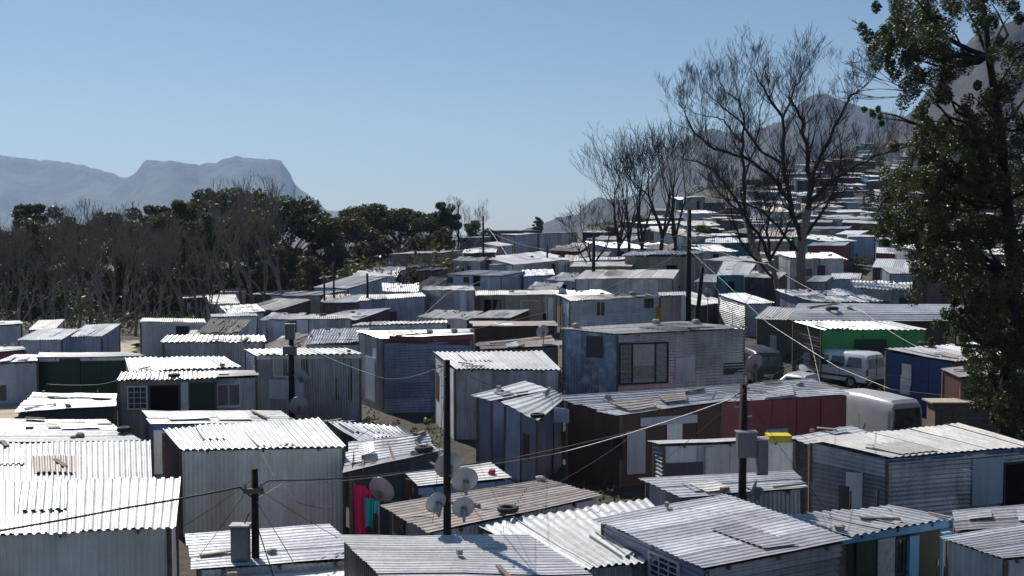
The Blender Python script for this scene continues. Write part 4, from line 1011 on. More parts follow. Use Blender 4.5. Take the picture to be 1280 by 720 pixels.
limb_tree('bare tree with upright stem left of the tallest one, behind the turquoise shack',90,[
 ([(962,378),(952,340),(940,300),(932,268)],.28,.2,(0,0)),
 ([(932,268),(929,225),(929,180),(930,150),(924,118),(912,108),(902,98)],.15,.03,(0,1)),
 ([(932,268),(912,238),(893,212),(872,202),(852,200)],.12,.03,(0,-2)),
 ([(952,340),(948,310),(952,285),(968,262),(975,235)],.12,.03,(0,2)),
 ([(929,180),(915,165),(905,150),(890,145),(870,140)],.08,.025,(0,2)),
 ([(930,225),(940,195),(948,165),(950,135),(955,110)],.09,.025,(0,-2))],.28,52)
limb_tree('many stemmed bare tree leaning left between the turquoise shack and the thick trunk',86,[
 ([(978,380),(970,350),(962,325)],.24,.18,(0,0)),
 ([(962,325),(950,295),(932,272),(912,255),(890,228),(872,215)],.14,.03,(0,-2)),
 ([(962,325),(958,290),(962,262),(975,240),(985,215)],.12,.03,(0,2)),
 ([(962,325),(978,298),(990,275),(1015,262),(1040,250),(1060,235)],.12,.03,(0,-1)),
 ([(970,350),(940,320),(925,300),(915,270),(905,230)],.12,.03,(0,1))],.24,53)
# the big leafy tree on the right, close to the camera
rr=random.Random(9); TYY=40.0; TX=(1268-640)/F*TYY
root=empty('leafy_tree',(TX,TYY,0),'large dark leafy tree close by, filling the right edge','tree'); base=Vector((TX,TYY,0))
tr=MB(); cr=MB(); br=MB()
T=lambda px,py,dy=0: at(px,py,TYY+dy)-base
trunk=[Vector((0,0,-.3)),T(1266,620),T(1258,520),T(1262,430),T(1268,340),T(1258,250),T(1250,160),T(1236,70),T(1228,-10)]
tr.tube(trunk,[.36,.33,.30,.28,.25,.21,.17,.12,.07],n=9)
clumps=[]
def cl(px,py,r,n=1,dn=1.0): clumps.append((px,py,r,dn))
for a in [(1128,30,30),(1112,55,22),(1135,62,28),(1120,240,26),(1135,262,28),(1118,270,22),(1140,300,26),(1128,225,22),(1165,330,26),(1195,410,20),(1158,205,26),(1150,170,20),(1235,470,26),(1250,510,24),(1270,560,24),(1240,545,14),(1225,440,24),(1285,500,30),(1285,580,26),(1180,215,34),(1200,240,34),(1185,290,34),(1195,345,30),(1225,365,32),(1250,405,32),(1215,180,34),(1170,250,26),(1275,380,36),(1275,460,30),(1150,12,38),(1130,45,34),(1105,40,16),(1108,62,20),(1130,75,26),(1160,60,34),(1188,35,34),(1200,70,30),(1175,95,28),(1150,110,24),(1140,95,18),(1168,130,22),(1158,150,18),(1180,150,20),(1172,175,24),(1150,200,20),(1135,225,22),(1160,225,30),(1190,200,30),(1215,120,22),(1220,160,30),(1245,190,36),(1215,225,34),(1130,255,20),(1150,275,28),(1120,285,16),(1185,262,34),(1220,285,36),(1250,250,34),(1160,310,22),(1185,325,30),(1225,335,36),(1255,310,34),(1205,372,22),(1232,392,30),(1262,372,36),(1218,420,20),(1245,440,26),(1268,430,30),(1262,480,22),(1275,520,22),(1262,20,30),(1272,70,30),(1255,100,20),(1275,140,30),(1240,5,22),(1200,0,30),(1285,240,34),(1290,330,36),(1290,420,32),(1300,180,40),(1310,60,40),(1095,140,11),(1100,147,9),(1205,250,22),(1175,-30,34),(1240,-40,40),(1130,-15,24),(1255,560,16),(1195,395,14),(1185,402,10)]: cl(*a)
for (px,py,r,dn) in clumps:
    dy=rr.uniform(-3.2,3.2); R_=r/F*TYY; c=T(px,py,dy)
    sub=max(4,int(r/2.6)) if py>170 else max(3,int(r/4.2))
    for _ in range(sub):
        o=Vector((rr.gauss(0,.5),rr.gauss(0,.7),rr.gauss(0,.5)))*R_
        q=c+o*1.15; e=R_*rr.uniform(.22,.42)
        leaves(cr,q.x,q.y,q.z,e,e*1.2,e*1.35,int((300 if px>1225 or py<180 else 250)*(r/26)**1.1),.052,rr,0,1,droop=1.6)
    # limb to it
    k=min(range(2,len(trunk)),key=lambda i:(trunk[i]-(c+Vector((0,0,-1.5)))).length); s_=trunk[k]
    mid=lerp(s_,c,.5)+Vector((rr.gauss(0,.3),rr.gauss(0,.3),-.3))
    br.tube([s_,lerp(s_,mid,.5)+Vector((0,0,-.1)),mid,lerp(mid,c,.6)+Vector((0,0,.1)),c],[.075,.06,.045,.03,.015],n=5,cap=False)
# bare twigs on the left side
for a,b in (((1150,120),(1092,108)),((1150,120),(1100,96)),((1110,62),(1080,40)),((1150,118),(1096,118)),((1125,250),(1060,235)),((1115,80),(1085,70))):
    s_=T(*a); e=T(*b,1); branch(br,s_,(e-s_),(e-s_).length*.8,.03,3,rr,.05,.35,minr=.008)
tr.build('trunk',BARKD,root,smooth=True); br.build('limbs',BARKD,root); cr.build('crown',LEAFE,root)
# bushes
def bush(px,py,Y,w,h,seed,label,mat=LEAFB,n=600):
    r2=random.Random(seed); X=(px-CX)/F*Y; z=terr(X,Y); mb=MB()
    for _ in range(7): leaves(mb,r2.uniform(-w/3,w/3),r2.uniform(-w/3,w/3),h*r2.uniform(.3,.75),w*.3,w*.3,h*.28,n//7,.09,r2)
    for _ in range(5): mb.tube([Vector((0,0,-.1)),Vector((r2.uniform(-w/4,w/4),r2.uniform(-w/4,w/4),h*.6))],[.03,.01],n=4,cap=False)
    solo(mb,'bush',mat,(X,Y,z),label,'bush')
bush(4,520,52,1.6,1.5,1,'small green bush at the left edge beside the sandy path')
bush(160,400,96,3.5,5.0,2,'tall green shrub by the sandy clearing at the foot of the wood',n=1800)
bush(68,428,78,2.2,1.8,3,'small dark bush behind the pale blue lean-to at left',LEAFD)
bush(990,470,56,1.4,1.6,4,'dry yellow green bush beside the boarded side wall of the green shack')
bush(480,372,105,4,2.5,5,'green bush between the ridge shacks and the long blue grey one',n=1400)
bush(508,372,106,3,2.2,6,'green bush right of the other one behind the long blue grey shack',n=1200)
bush(790,345,112,3.0,2.4,7,'green bush behind the curved white roof',n=1200)
bush(757,340,116,2.4,2.0,8,'green bush left of the curved white roof',n=900)
bush(900,398,80,1.6,1.5,9,'leafy weed by the cluttered bright roof')
bush(1200,402,60,2.5,3.2,10,'light green shrub under the leafy tree beside the long grey roof',n=1500)
bush(514,535,48,2.4,2.0,11,'dark weedy bush behind the curved grey striped roof',LEAFD,900)
bush(1062,470,52,1.0,1.0,12,'small weed beside the parked pickup')

def scrub(label,area,n,hmin,hmax,mat,seed,ls=.2,per=36,kw='undergrowth'):
    r2=random.Random(seed); mb=MB()
    for _ in range(n):
        px=r2.uniform(area[0],area[1]); Y=r2.uniform(area[2],area[3]); X=(px-CX)/F*Y; z=terr(X,Y)
        if any((X-a)**2+(Y-b)**2<(r_*1.0)**2 for a,b,r_ in USED): continue
        h=r2.uniform(hmin,hmax); w_=h*r2.uniform(.5,.9)
        leaves(mb,X,Y,z+h*.5,w_,w_,h*.55,per,ls,r2)
    o=mb.build(kw,mat); tag(o,label,kw,kind='stuff')
scrub('dark undergrowth filling the wood between the trunks',(-60,560,112,165),620,1.6,4.2,LEAFD,3,.3,60)
scrub('low dark scrub along the front of the wood',(-60,420,96,116),160,.5,1.6,LEAFD,4,.2,30)
scrub('low scrub between the hillside shacks',(735,1330,84,330),1100,.5,1.6,LEAFD,5,.2,26)
scrub('scrub on the upper mountain foot above the shacks',(860,1400,380,900),1500,1.5,4.0,LEAFD,6,.5,22)

ht=[(880,150,300),(915,200,258),(985,130,300),(1045,170,268),(1085,140,288),(1120,220,240),(1150,160,272),(1190,130,295),(1070,260,228),(1010,300,222),(1135,320,196),(1180,260,216),(1230,190,246),(760,140,262),(800,170,268),(1100,380,186),(1210,330,190),(960,340,222)]
for i,(px,Y,ty) in enumerate(ht):
    k=i%2
    o_=[o for o in bpy.data.objects if o.name.split('.')[0]=='evergreen_tree' and not o.parent][k]
    X=(px-CX)/F*Y; z=terr(X,Y)-.1; H=min(5.5,max(2.5,2.5+tr_.random()*3)); q=H/13
    dup(o_,(X,Y,z),tr_.uniform(0,6),(q*1.3,q*1.3,q),'small dark tree '+zone(px,ty)+(', left' if i%3==0 else ', right' if i%3==1 else ', back'),'small trees on the hillside')

scrub('dark weeds and litter in the lanes between near shacks',(250,1300,33,60),420,.2,.8,LEAFD,8,.1,24,'weeds')
scrub('weeds and low bushes between the middle shacks',(200,1300,58,110),620,.3,1.0,LEAFD,9,.13,24,'weeds')
# ================================================================ poles, dishes, cables
def pole_at(px,ytop,Y,label,r=.11,cat='pole',name='utility_pole',crossarms=(),boxes=(),lean=0,group='wooden poles',insul=True):
    X=(px-CX)/F*Y; z=terr(X,Y)-.2; top=at(px,ytop,Y); H=top.z-z; root=empty(name,(X,Y,z),label,cat,group)
    mb=MB(); mb.tube([Vector((0,0,0)),Vector((lean*.5,0,H*.5)),Vector((lean,0,H))],[r*1.15,r,r*.85],n=10); mb.build('shaft',POLEM,root,smooth=True)
    for (dz,w) in crossarms:
        mb=MB(); mb.box((0,-r-.03,H-dz),w,.08,.1); ca=mb.build('crossarm',WOOD,root)
        for s in (-1,1):
            mi=MB(); mi.tube([Vector((s*w*.42,-r-.03,H-dz+.05)),Vector((s*w*.42,-r-.03,H-dz+.17))],[.035,.025],n=6); mi.build('insulator',STONE,ca)
    for (dx,dz,w,h) in boxes:
        mb=MB(); mb.box((dx,-r-.1,H-dz),w,.26,h,tone=.6); bo=mb.build('meter_box',BOXM,root)
        md=MB(); md.box((dx,-r-.235,H-dz),w*.86,.012,h*.86,tone=.9); md.build('lid',BOXM,bo)
        mh=MB(); mh.box((dx,-r-.1,H-dz+h/2+.015),w+.06,.32,.03,tone=1); mh.build('cap',STEEL,bo)
    if insul:
        mb=MB()
        for k in range(4):
            a=R.uniform(0,6.28); zz=H-.15-.22*k
            mb.tube([Vector((0,0,zz)),Vector((math.cos(a)*(r+.12),math.sin(a)*(r+.12),zz+.03))],[.02,.015],n=5)
        mb.build('brackets',STEEL,root)
    return root
P315=pole_at(315,586,23.2,'near black pole with a grey box on its left side, bottom left',.085,boxes=((-.27,1.55,.36,.75),),crossarms=((.45,.42),))
P558=pole_at(558,450,23.4,'black pole carrying four satellite dishes, centre foreground',.085)
P931=pole_at(931,480,26.6,'black pole with two grey boxes in front of the red wall',.10,boxes=((.04,1.45,.46,.6),(.42,1.75,.26,.85)))
P363=pole_at(363,402,50,'thick black pole with box top and two dishes, left centre',.13,boxes=((0,.45,.42,.7),(-.02,1.3,.6,.35)))
P862=pole_at(861,262,72,'tall dark pole with hanging cables left of the turquoise shack',.17,crossarms=((2.4,1.1),))
pole_at(869,330,71.5,'dark pole stub leaning against the tall dark pole',.14,lean=.5)
pole_at(459,342,84,'thin black pole behind the slanting patched roof',.10)
pole_at(405,346,96,'thin black pole, left one of the twin poles',.09)
pole_at(417,327,97,'thin black pole, right one of the twin poles',.09)
pole_at(604,270,118,'tall thin pole on the ridge near the beige house',.12,crossarms=((1.8,1.0),))
pole_at(684,306,104,'thin black pole in front of the long grey ridge shack',.10)
pole_at(573,256,140,'thin far pole behind the beige flat topped house',.11)
pole_at(742,296,92,'dark burnt stump pole left of the middle bare trees',.16)
pole_at(53,395,84,'dark post at the corner of the green walled shack',.10)
pole_at(111,395,82,'dark post behind the green walled shack, middle',.10)
pole_at(190,330,100,'grey pole standing before the wood above the white panelled shack',.1)
pole_at(121,486,52,'pale short post on the dark patched roof',.06,name='post',cat='post',group='posts')
pole_at(1241,540,44,'thin dark post at the dark brown boarded shack',.06,name='post',cat='post',group='posts')
pole_at(1068,614,26.5,'thin iron pipe standing on the blue eaved shack',.025,name='pipe',cat='pipe',group='pipes on the blue eaved shack',insul=False)
pole_at(1102,612,26.0,'thick iron pipe with crossbar on the blue eaved shack',.035,name='pipe',cat='pipe',group='pipes on the blue eaved shack',insul=False,crossarms=((.95,1.1),))
def dish(px,py,Y,dia,label,az=25,group='satellite dishes',pole=None,tilt=22):
    """offset dish seen from behind: reflector, rim, feed arm, bracket"""
    c=at(px,py,Y); root=empty('satellite_dish',c,label,'satellite dish',group)
    r=dia/2; mb=MB(); n=28; rings=6; th=.006
    for side in (0,1):
        b0=len(mb.v)
        for i in range(rings+1):
            q=i/rings
            for j in range(n):
                a=2*math.pi*j/n; y=-r*.28*(1-q*q)-(th if side else 0)
                mb.v.append(Vector((math.cos(a)*r*q*.93,y,math.sin(a)*r*q)))
        for i in range(rings):
            for j in range(n):
                a=b0+i*n+j; b=b0+i*n+(j+1)%n
                mb.f.append((a,b,b+n,a+n)); mb.t.append(.5); mb.m.append(0)
    o=mb.build('reflector',DISH,root,smooth=True)
    mr=MB(); mr.tube([Vector((math.cos(2*math.pi*j/n)*r*.93,0,math.sin(2*math.pi*j/n)*r)) for j in range(n+1)],.009,n=5,cap=False); rm=mr.build('rim',STEEL,o)
    ma=MB(); ma.tube([Vector((0,-.05-r*.2,-r*.45)),Vector((0,-.02,-r*1.02)),Vector((0,r*.95,-r*.55))],.014,n=6); arm=ma.build('arm',STEEL,root)
    ml=MB(); ml.tube([Vector((0,r*.95,-r*.55)),Vector((0,r*.78,-r*.38))],[.03,.045],n=8); ml.build('lnb',STONE,arm)
    mk_=MB(); mk_.box((0,-r*.28-.05,-r*.15),.13,.09,.2); mk_.box((0,-r*.28-.12,-.02-r*.15),.05,.12,.3)
    if pole: 
        v=Vector(pole)-c; mk_.tube([Vector((0,-r*.28-.1,-r*.2)),Matrix.Rotation(-math.radians(az),3,'Z')@Vector((v.x,v.y,-r*.35))],.02,n=6)
    else:
        Mi=(Matrix.Rotation(math.radians(az),3,'Z')@Matrix.Rotation(math.radians(tilt),3,'X')).inverted(); s0=Vector((0,-r*.28-.1,-r*.2)); mk_.tube([s0,s0+Mi@Vector((0,0,-min(2.2,c.z-terr(c.x,c.y))))],.025,n=6)
    mk_.build('bracket',STEEL,root)
    root.rotation_euler=(math.radians(tilt),0,math.radians(az)); return root
pp=P558.location
dish(560,581,23.7,.64,'grey dish half behind the four dish pole, uppermost',20,pole=(pp.x,pp.y,0))
dish(581,600,23.05,.60,'grey dish right of the four dish pole, middle height',14,pole=(pp.x,pp.y,0))
dish(545,628,23.1,.49,'grey dish left of the four dish pole, lower left',30,pole=(pp.x,pp.y,0))
dish(579,634,23.0,.50,'grey dish right of the four dish pole, lowest',10,pole=(pp.x,pp.y,0))
dish(477,612,30.5,.82,'large grey dish beside the hanging washing',-20)
dish(378,470,49.4,.66,'upper grey dish on the box topped pole',-25,pole=(P363.location.x,50,0))
dish(373,507,49.2,.92,'lower larger grey dish on the box topped pole',15,pole=(P363.location.x,50,0))
dish(678,414,57,.72,'grey dish left of the large silver shack roof',20)
dish(942,454,44,.86,'grey dish at the right corner of the large silver shack',25)
dish(885,366,76,.7,'small grey dish above the cluttered bright roof',-15)
dish(703,366,82,.7,'small grey dish at the left end of the long silver shack',20)
dish(712,352,100,1.0,'white dish far off by the parked cars on the ridge',20)
dish(941,610,26.5,.45,'dark grey dish below the boxes of the right pole',70,pole=(P931.location.x,P931.location.y,0))
def cable(pts,r,label,sag=.35,mat=CABLE,group=None):
    """pts: (px,py,Y) support points, sagging between them"""
    P=[at(*p) for p in pts]; org=P[0]; q=[]
    for a,b in zip(P,P[1:]):
        n=14
        for i in range(n):
            t=i/n; q.append(lerp(a,b,t)-Vector((0,0,sag*(b-a).length/20*4*t*(1-t))))
    q.append(P[-1]); mb=MB(); mb.tube(q,r,n=6,cap=True)
    return solo(mb,'overhead_cable',mat,org,label,'cable',group or 'overhead cables',smooth=True)
cable([(-30,668,20.5),(150,636,21.7),(300,609,23),(315,622,23.2)],.022,'thick black cable crossing the bottom left cream shack to the near pole',.12)
cable([(315,615,23.2),(335,601,23.3),(440,597,25.5),(640,573,27.5),(808,535,27.5),(909,501,26.5),(931,487,25.6)],.016,'thick cable from the near pole across the middle to the two box pole',.12,CABLE)
cable([(323,622,23.2),(352,605,24),(500,592,26),(700,566,27),(931,492,25.6)],.009,'thin cable running just above the thick one to the two box pole',.3,CABLEL)
cable([(326,563,30),(342,594,28),(372,628,27),(405,636,27),(430,632,26.5)],.008,'thin black wire drooping over the big cream front wall',.25)
cable([(318,622,23.2),(356,684,22.5),(372,712,22.3)],.008,'pale stay wire slanting down right of the near pole',.0,CABLEL)
cable([(316,640,23.2),(332,690,22.9),(345,730,22.6)],.012,'black wire bundle hanging down at the near pole',.1)
cable([(312,640,23.2),(303,660,23.0),(296,664,22.9)],.012,'short wire from the near pole into its grey box',.3)
cable([(363,425,50),(480,424,54),(590,412,58),(700,386,64),(782,350,68),(861,312,72)],.014,'long pale cable from the box topped pole up to the tall dark pole',.05,CABLEL)
cable([(363,425,50),(470,470,44),(558,455,23.4)],.012,'thin wire from the box topped pole to the four dish pole',.2)
cable([(861,312,72),(905,352,62),(960,404,52),(1047,459,46),(1115,487,43),(1180,494,42),(1290,520,40)],.013,'pale cable running down right from the tall dark pole past the green shack',.05,CABLEL)
cable([(861,300,72),(960,330,66),(1080,390,58),(1185,449,48),(1275,400,40)],.014,'thin cable passing above the green shack into the leafy tree',.5,CABLEL)
cable([(931,482,25.6),(1010,440,33),(1120,470,42),(1180,480,44)],.008,'thin wire from the two box pole toward the white van',.3)
cable([(520,402,62),(560,366,66),(600,352,80)],.016,'pale slanting cable above the long blue grey shack',.02,CABLEL)
cable([(1008,402,52),(1030,500,45),(1040,540,40)],.012,'thin pale wire down the dark red wall',.0,CABLEL)
cable([(604,276,118),(628,310,112),(650,345,104)],.02,'pale stay wire slanting down from the tall ridge pole',.0,CABLEL)
cable([(604,285,118),(684,312,104),(742,300,92),(861,290,72)],.02,'thin far cable linking the ridge pole and the tall dark pole',.5)
cable([(459,346,84),(520,336,98),(604,285,118)],.02,'thin far cable rising to the ridge pole',.4)
cable([(53,400,84),(44,440,80)],.02,'pale stay rope slanting from the dark corner post',.0,CABLEL)
cable([(111,400,82),(95,438,80)],.02,'pale stay rope slanting from the middle dark post',.0,CABLEL)
cable([(931,640,25.6),(1000,655,25),(1048,640,25.5)],.008,'black wire lying over the striped front right roof',.1)
cable([(558,600,23.4),(700,602,31),(810,530,33)],.007,'thin wire right of the four dish pole',.4)
cable([(861,305,72),(960,330,90),(1000,330,120)],.02,'cable behind the tall bare trees',.2)
cable([(58,480,56),(120,481,54),(145,476,52)],.015,'pale rope in front of the bottle green wall',.2,CABLEL)

for i,(a_,b_,l_) in enumerate([((931,492,26.6),(1010,549,32),'the crumpled silver shack'),((931,490,26.6),(798,600,28.5),'the small pale ribbed roof'),((931,488,26.6),(700,500,40),'the brown boarded porch'),((931,486,26.6),(1062,492,39),'the red walled shack corner'),((931,495,26.6),(1056,668,25),'the blue eaved shack'),
  ((558,452,23.4),(541,445,46),'the tall finely ribbed shack'),((558,456,23.4),(690,497,41),'the small white lean-to'),((558,460,23.4),(540,664,25),'the brownish ribbed roof'),((558,458,23.4),(432,556,31),'the big cream shack'),
  ((363,410,50),(322,440,50),'the white framed window shack'),((363,412,50),(260,450,52),'the grid windowed awning shack'),((363,414,50),(480,422,52),'the dark red eave board'),((363,416,50),(300,425,62),'the wide grey shack'),
  ((315,604,23.2),(245,700,23),'the low patched roof'),((315,600,23.2),(225,660,25),'the bottom left cream shack'),((315,606,23.2),(422,672,22.5),'the wide striped white roof'),
  ((861,296,72),(930,410,48),'the large silver shack corner'),((861,290,72),(905,345,90),'the turquoise shack'),((861,298,72),(790,368,70),'the long silver shack'),((604,290,118),(560,345,98),'the pale two window ridge shack'),((684,320,104),(640,330,104),'the blue painted ridge shack'),((742,300,92),(720,350,90),'the curved white roof')]):
    cable([a_,b_],.006 if a_[2]<60 else .012,'thin service wire dropping to '+l_,.25,CABLE,'service wires to the shacks')
# ---------------------------------------------------------------- washing
wl=[at(438,597,29.5),at(456,622,29.6),at(500,628,29.8)]
mb=MB(); mb.tube([wl[0],lerp(wl[0],wl[1],.5)-Vector((0,0,.03)),wl[1],wl[2]],.008,n=5); solo(mb,'clothes_line',CABLEL,wl[0],'pale clothes line sloping beside the big cream shack','clothes line')
def cloth(px0,px1,yt,yb,Y,mat,label,seed):
    rr2=random.Random(seed); A=at(px0,yt,Y); B=at(px1,yt+2,Y); D=at(px0,yb,Y); n1_,n2_=14,16; mb=MB(); o=A; W_=(B-A); H_=(A.z-D.z)
    for s in (0,1):
        b0=len(mb.v)
        for j in range(n2_+1):
            for i in range(n1_+1):
                u,w=i/n1_,j/n2_
                p=A+W_*(u*(1-.22*w*math.sin(w*2.2))+.08*w)+Vector((0,math.sin(u*9+seed)*.05*(.3+w)+math.sin(u*21)*.015+s*.006,-H_*w*(1+.05*math.sin(u*5+seed))))
                mb.v.append(p)
        for j in range(n2_):
            for i in range(n1_):
                a=b0+j*(n1_+1)+i; mb.f.append((a,a+1,a+n1_+2,a+n1_+1)); mb.t.append(.7); mb.m.append(0)
    solo(mb,'hanging_cloth',mat,o,label,'laundry','washing on the line',smooth=True)
cloth(442,458,606,668,29.5,PNK,'long bright pink cloth hanging on the line',1)
cloth(458,464,611,640,29.55,PNK,'small pink cloth tucked between the pink and teal cloths',5)
cloth(455,467,622,658,29.4,TEAL,'teal cloth hanging next to the pink one',2)
cloth(467,474,625,641,29.5,LTEAL,'small light turquoise cloth at the end of the line',3)

# ---------------------------------------------------------------- vehicles
def vehicle(name,label,cat,px,py,Yd,rz,prof,L,Wd,paint,wins,group=None,wheels=(.2,.8),wr=.33,sc=1.0,lightz=.9):
    """prof: side outline (x along the length 0..L, z, half width there); rear at x=0. wins: (kind, x0,x1,z0,z1)"""
    X=(px-CX)/F*Yd; z=terr(X,Yd); root=empty(name,(X,Yd,z),label,cat,group); root.rotation_euler=(0,0,rz); root.scale=(sc,)*3
    # body as a loft of cross sections along x
    secs=prof; mb=MB(); ns=14
    def section(x,zt,zb,hw,tum):
        out_=[]
        for k in range(ns+1):
            a=math.pi*k/ns           # from right bottom over the roof to left bottom
            t=k/ns
            # rounded box: superellipse
            c_,s_=math.cos(a),math.sin(a); e=.22
            xx=math.copysign(abs(c_)**e,c_); zz=abs(s_)**e
            zc=zb+(zt-zb)*zz; w_=hw*(1-tum*(zc-zb)/(max(.01,zt-zb))*1.0 if zz>.5 else 1)
            out_.append(Vector((x,xx*w_,zc)))
        return out_
    b0=0; rows=[section(*s) for s in secs]
    for r_ in rows: mb.v+=r_
    m_=ns+1
    for i in range(len(rows)-1):
        for k in range(ns):
            a=i*m_+k; mb.f.append((a,a+m_,a+m_+1,a+1)); mb.t.append(.7); mb.m.append(0)
        a=i*m_; mb.f.append((a+ns,a+ns+m_,a+m_,a)); mb.t.append(.3); mb.m.append(0)
    mb.f.append(tuple(range(m_))); mb.t.append(.7); mb.m.append(0)
    mb.f.append(tuple(reversed(range((len(rows)-1)*m_,len(rows)*m_)))); mb.t.append(.7); mb.m.append(0)
    o=mb.build('body',paint,root,smooth=True); 
    md=o.modifiers.new('edges','EDGE_SPLIT'); md.split_angle=math.radians(28)
    def hwat(x,zq):
        for a,b in zip(secs,secs[1:]):
            if a[0]<=x<=b[0]:
                t=(x-a[0])/max(1e-6,b[0]-a[0]); zt=lerp(a[1],b[1],t); zb=lerp(a[2],b[2],t); hw=lerp(a[3],b[3],t); tm=lerp(a[4],b[4],t)
                q=(zq-zb)/(zt-zb); q=min(.999,max(0,q)); s_=q**(1/.17); c_=math.sqrt(max(0,1-s_*s_)); return hw*(c_**.17)*(1-tm*q if q>.5 else 1)
        return secs[0][3]
    for (x0,x1,z0,z1) in wins.get('side',()):
        for s in (-1,1):
            mw=MB(); P=[]
            for (x,zq) in ((x0,z0),(x1,z0),(x1-.08,z1),(x0+.04,z1)): P.append(Vector((x,s*(hwat(x,zq)+.012),zq)))
            mw.quad(*P); mw.build('window',GLASS,root)
    for (y0,y1,z0,z1,x,sl) in wins.get('end',()):
        mw=MB(); mw.quad(Vector((x,y0,z0)),Vector((x,y1,z0)),Vector((x+sl,y1*.92,z1)),Vector((x+sl,y0*.92,z1))); mw.build('windscreen' if x>L/2 else 'rear_window',GLASS,root)
    for q in wheels:
        for s in (-1,1):
            mw=MB(); xc=L*q; yc=s*(Wd/2-.1); mw.tube([Vector((xc,yc-.1,wr)),Vector((xc,yc+.1,wr))],wr,n=18); w_=mw.build('wheel',RUB,root)
            mr=MB(); mr.tube([Vector((xc,yc-.105,wr)),Vector((xc,yc+.105,wr))],wr*.55,n=12); mr.build('rim',STEEL,w_)
    for s in (-1,1):
        ml=MB(); ml.box((-.012,s*(Wd/2-.12),lightz),.04,.13,.32); ml.build('tail_light',LAMP,root)
        ml=MB(); ml.box((L+.0,s*(Wd/2-.22),lightz-.15),.05,.26,.18); ml.build('headlight',FRW,root)
        ml=MB(); ml.box((L*.72,s*(Wd/2+.12),1.35),.1,.16,.2); ml.build('mirror',FRB,root)
    ml=MB(); ml.box((-.03,0,.42),.1,Wd*.94,.16); ml.build('bumper',FRB,root)
    mg=MB()
    for s in (-1,1):
        for x in (L*.36,L*.62): mg.box((x,s*(Wd/2-.0),1.0),.012,.012,1.0)
    mg.box((-.012,0,1.1),.03,.02,1.35)
    mg.build('door_seams',FRB,root)
    ml=MB(); ml.box((-.09,0,.62),.02,.5,.12); ml.build('number_plate',FRW,root)
    ml=MB()
    for s in (-1,1): ml.box((L*.45,s*(Wd/2+.004),.62),L*.55,.02,.09)
    ml.build('side_moulding',FRB,root)
    return root
van=[(0,1.75,.35,.86,.12),(.06,2.15,.35,.90,.13),(.25,2.28,.33,.93,.13),(1.8,2.34,.33,.95,.12),(3.4,2.30,.33,.95,.12),(3.75,2.12,.33,.94,.14),(4.2,1.45,.33,.93,.16),(4.9,1.10,.35,.88,.1),(5.0,.8,.38,.80,.05)]
vehicle('parked_van','silver white panel van parked with its dark rear window toward us','van',1138,545,42.5,math.radians(113),van,5.0,1.9,CARV,
  {'side':[(3.0,3.6,1.2,1.75)],'end':[(-.72,.72,1.05,1.95,-.05,.06)]},sc=.95)
pk=[(0,.95,.45,.82,.02),(1.5,.97,.45,.85,.02),(1.6,1.0,.45,.85,.02),(1.75,1.62,.42,.85,.16),(2.7,1.66,.42,.85,.18),(3.3,1.12,.42,.85,.1),(4.4,1.0,.42,.82,.06),(4.6,.7,.45,.74,.03)]
vehicle('parked_pickup','white pickup with small cab parked behind the panel van','pickup',1062,500,49.5,math.radians(140),pk,4.6,1.7,CARV,
  {'side':[(1.85,2.75,1.05,1.5)],'end':[(-.6,.6,1.08,1.5,1.70,.06)]},sc=1.0)
kb=[(0,1.2,.4,.80,.1),(.08,1.75,.4,.84,.14),(.3,1.86,.38,.86,.14),(2.8,1.88,.38,.87,.13),(3.4,1.3,.38,.86,.14),(4.3,1.0,.4,.82,.1),(4.45,.7,.42,.74,.04)]
vehicle('parked_minibus','pale double cab vehicle with dark windows parked before the green shack','minibus',1098,470,55,math.radians(125),kb,4.45,1.75,CARW,
  {'side':[(.3,1.2,1.1,1.6),(1.35,2.2,1.1,1.6),(2.35,3.0,1.1,1.6)],'end':[(-.62,.62,1.1,1.55,-.04,.05)]})
vehicle('parked_car','dark grey station wagon seen from behind at the corner of the silver shack','car',962,500,55,math.radians(95),kb,4.45,1.75,CARD,
  {'side':[(.3,1.2,1.1,1.6),(1.35,2.2,1.1,1.6),(2.35,3.0,1.1,1.6)],'end':[(-.62,.62,1.1,1.55,-.04,.05)]},sc=1.0)
sd_=[(0,.95,.4,.76,.05),(.8,1.02,.38,.82,.08),(1.3,1.42,.38,.82,.2),(2.4,1.44,.38,.82,.2),(3.1,1.0,.38,.82,.1),(4.1,.88,.4,.78,.05),(4.2,.6,.42,.7,.02)]
vehicle('parked_car','white saloon car far off behind the beige shack','car',708,372,104,math.radians(15),sd_,4.2,1.65,CARW,{'side':[(1.1,1.9,1.0,1.36),(2.0,2.8,1.0,1.36)]},lightz=.75)
vehicle('parked_car','pale blue grey saloon car parked just right of the white one far off','car',722,374,101,math.radians(10),sd_,4.2,1.65,CARS,{'side':[(1.1,1.9,1.0,1.36),(2.0,2.8,1.0,1.36)]},lightz=.75)
vehicle('parked_car','white car far off left, half hidden by the beige shack roof','car',650,374,102,math.radians(-8),sd_,4.2,1.65,CARW,{'side':[(1.1,1.9,1.0,1.36),(2.0,2.8,1.0,1.36)]},lightz=.75)

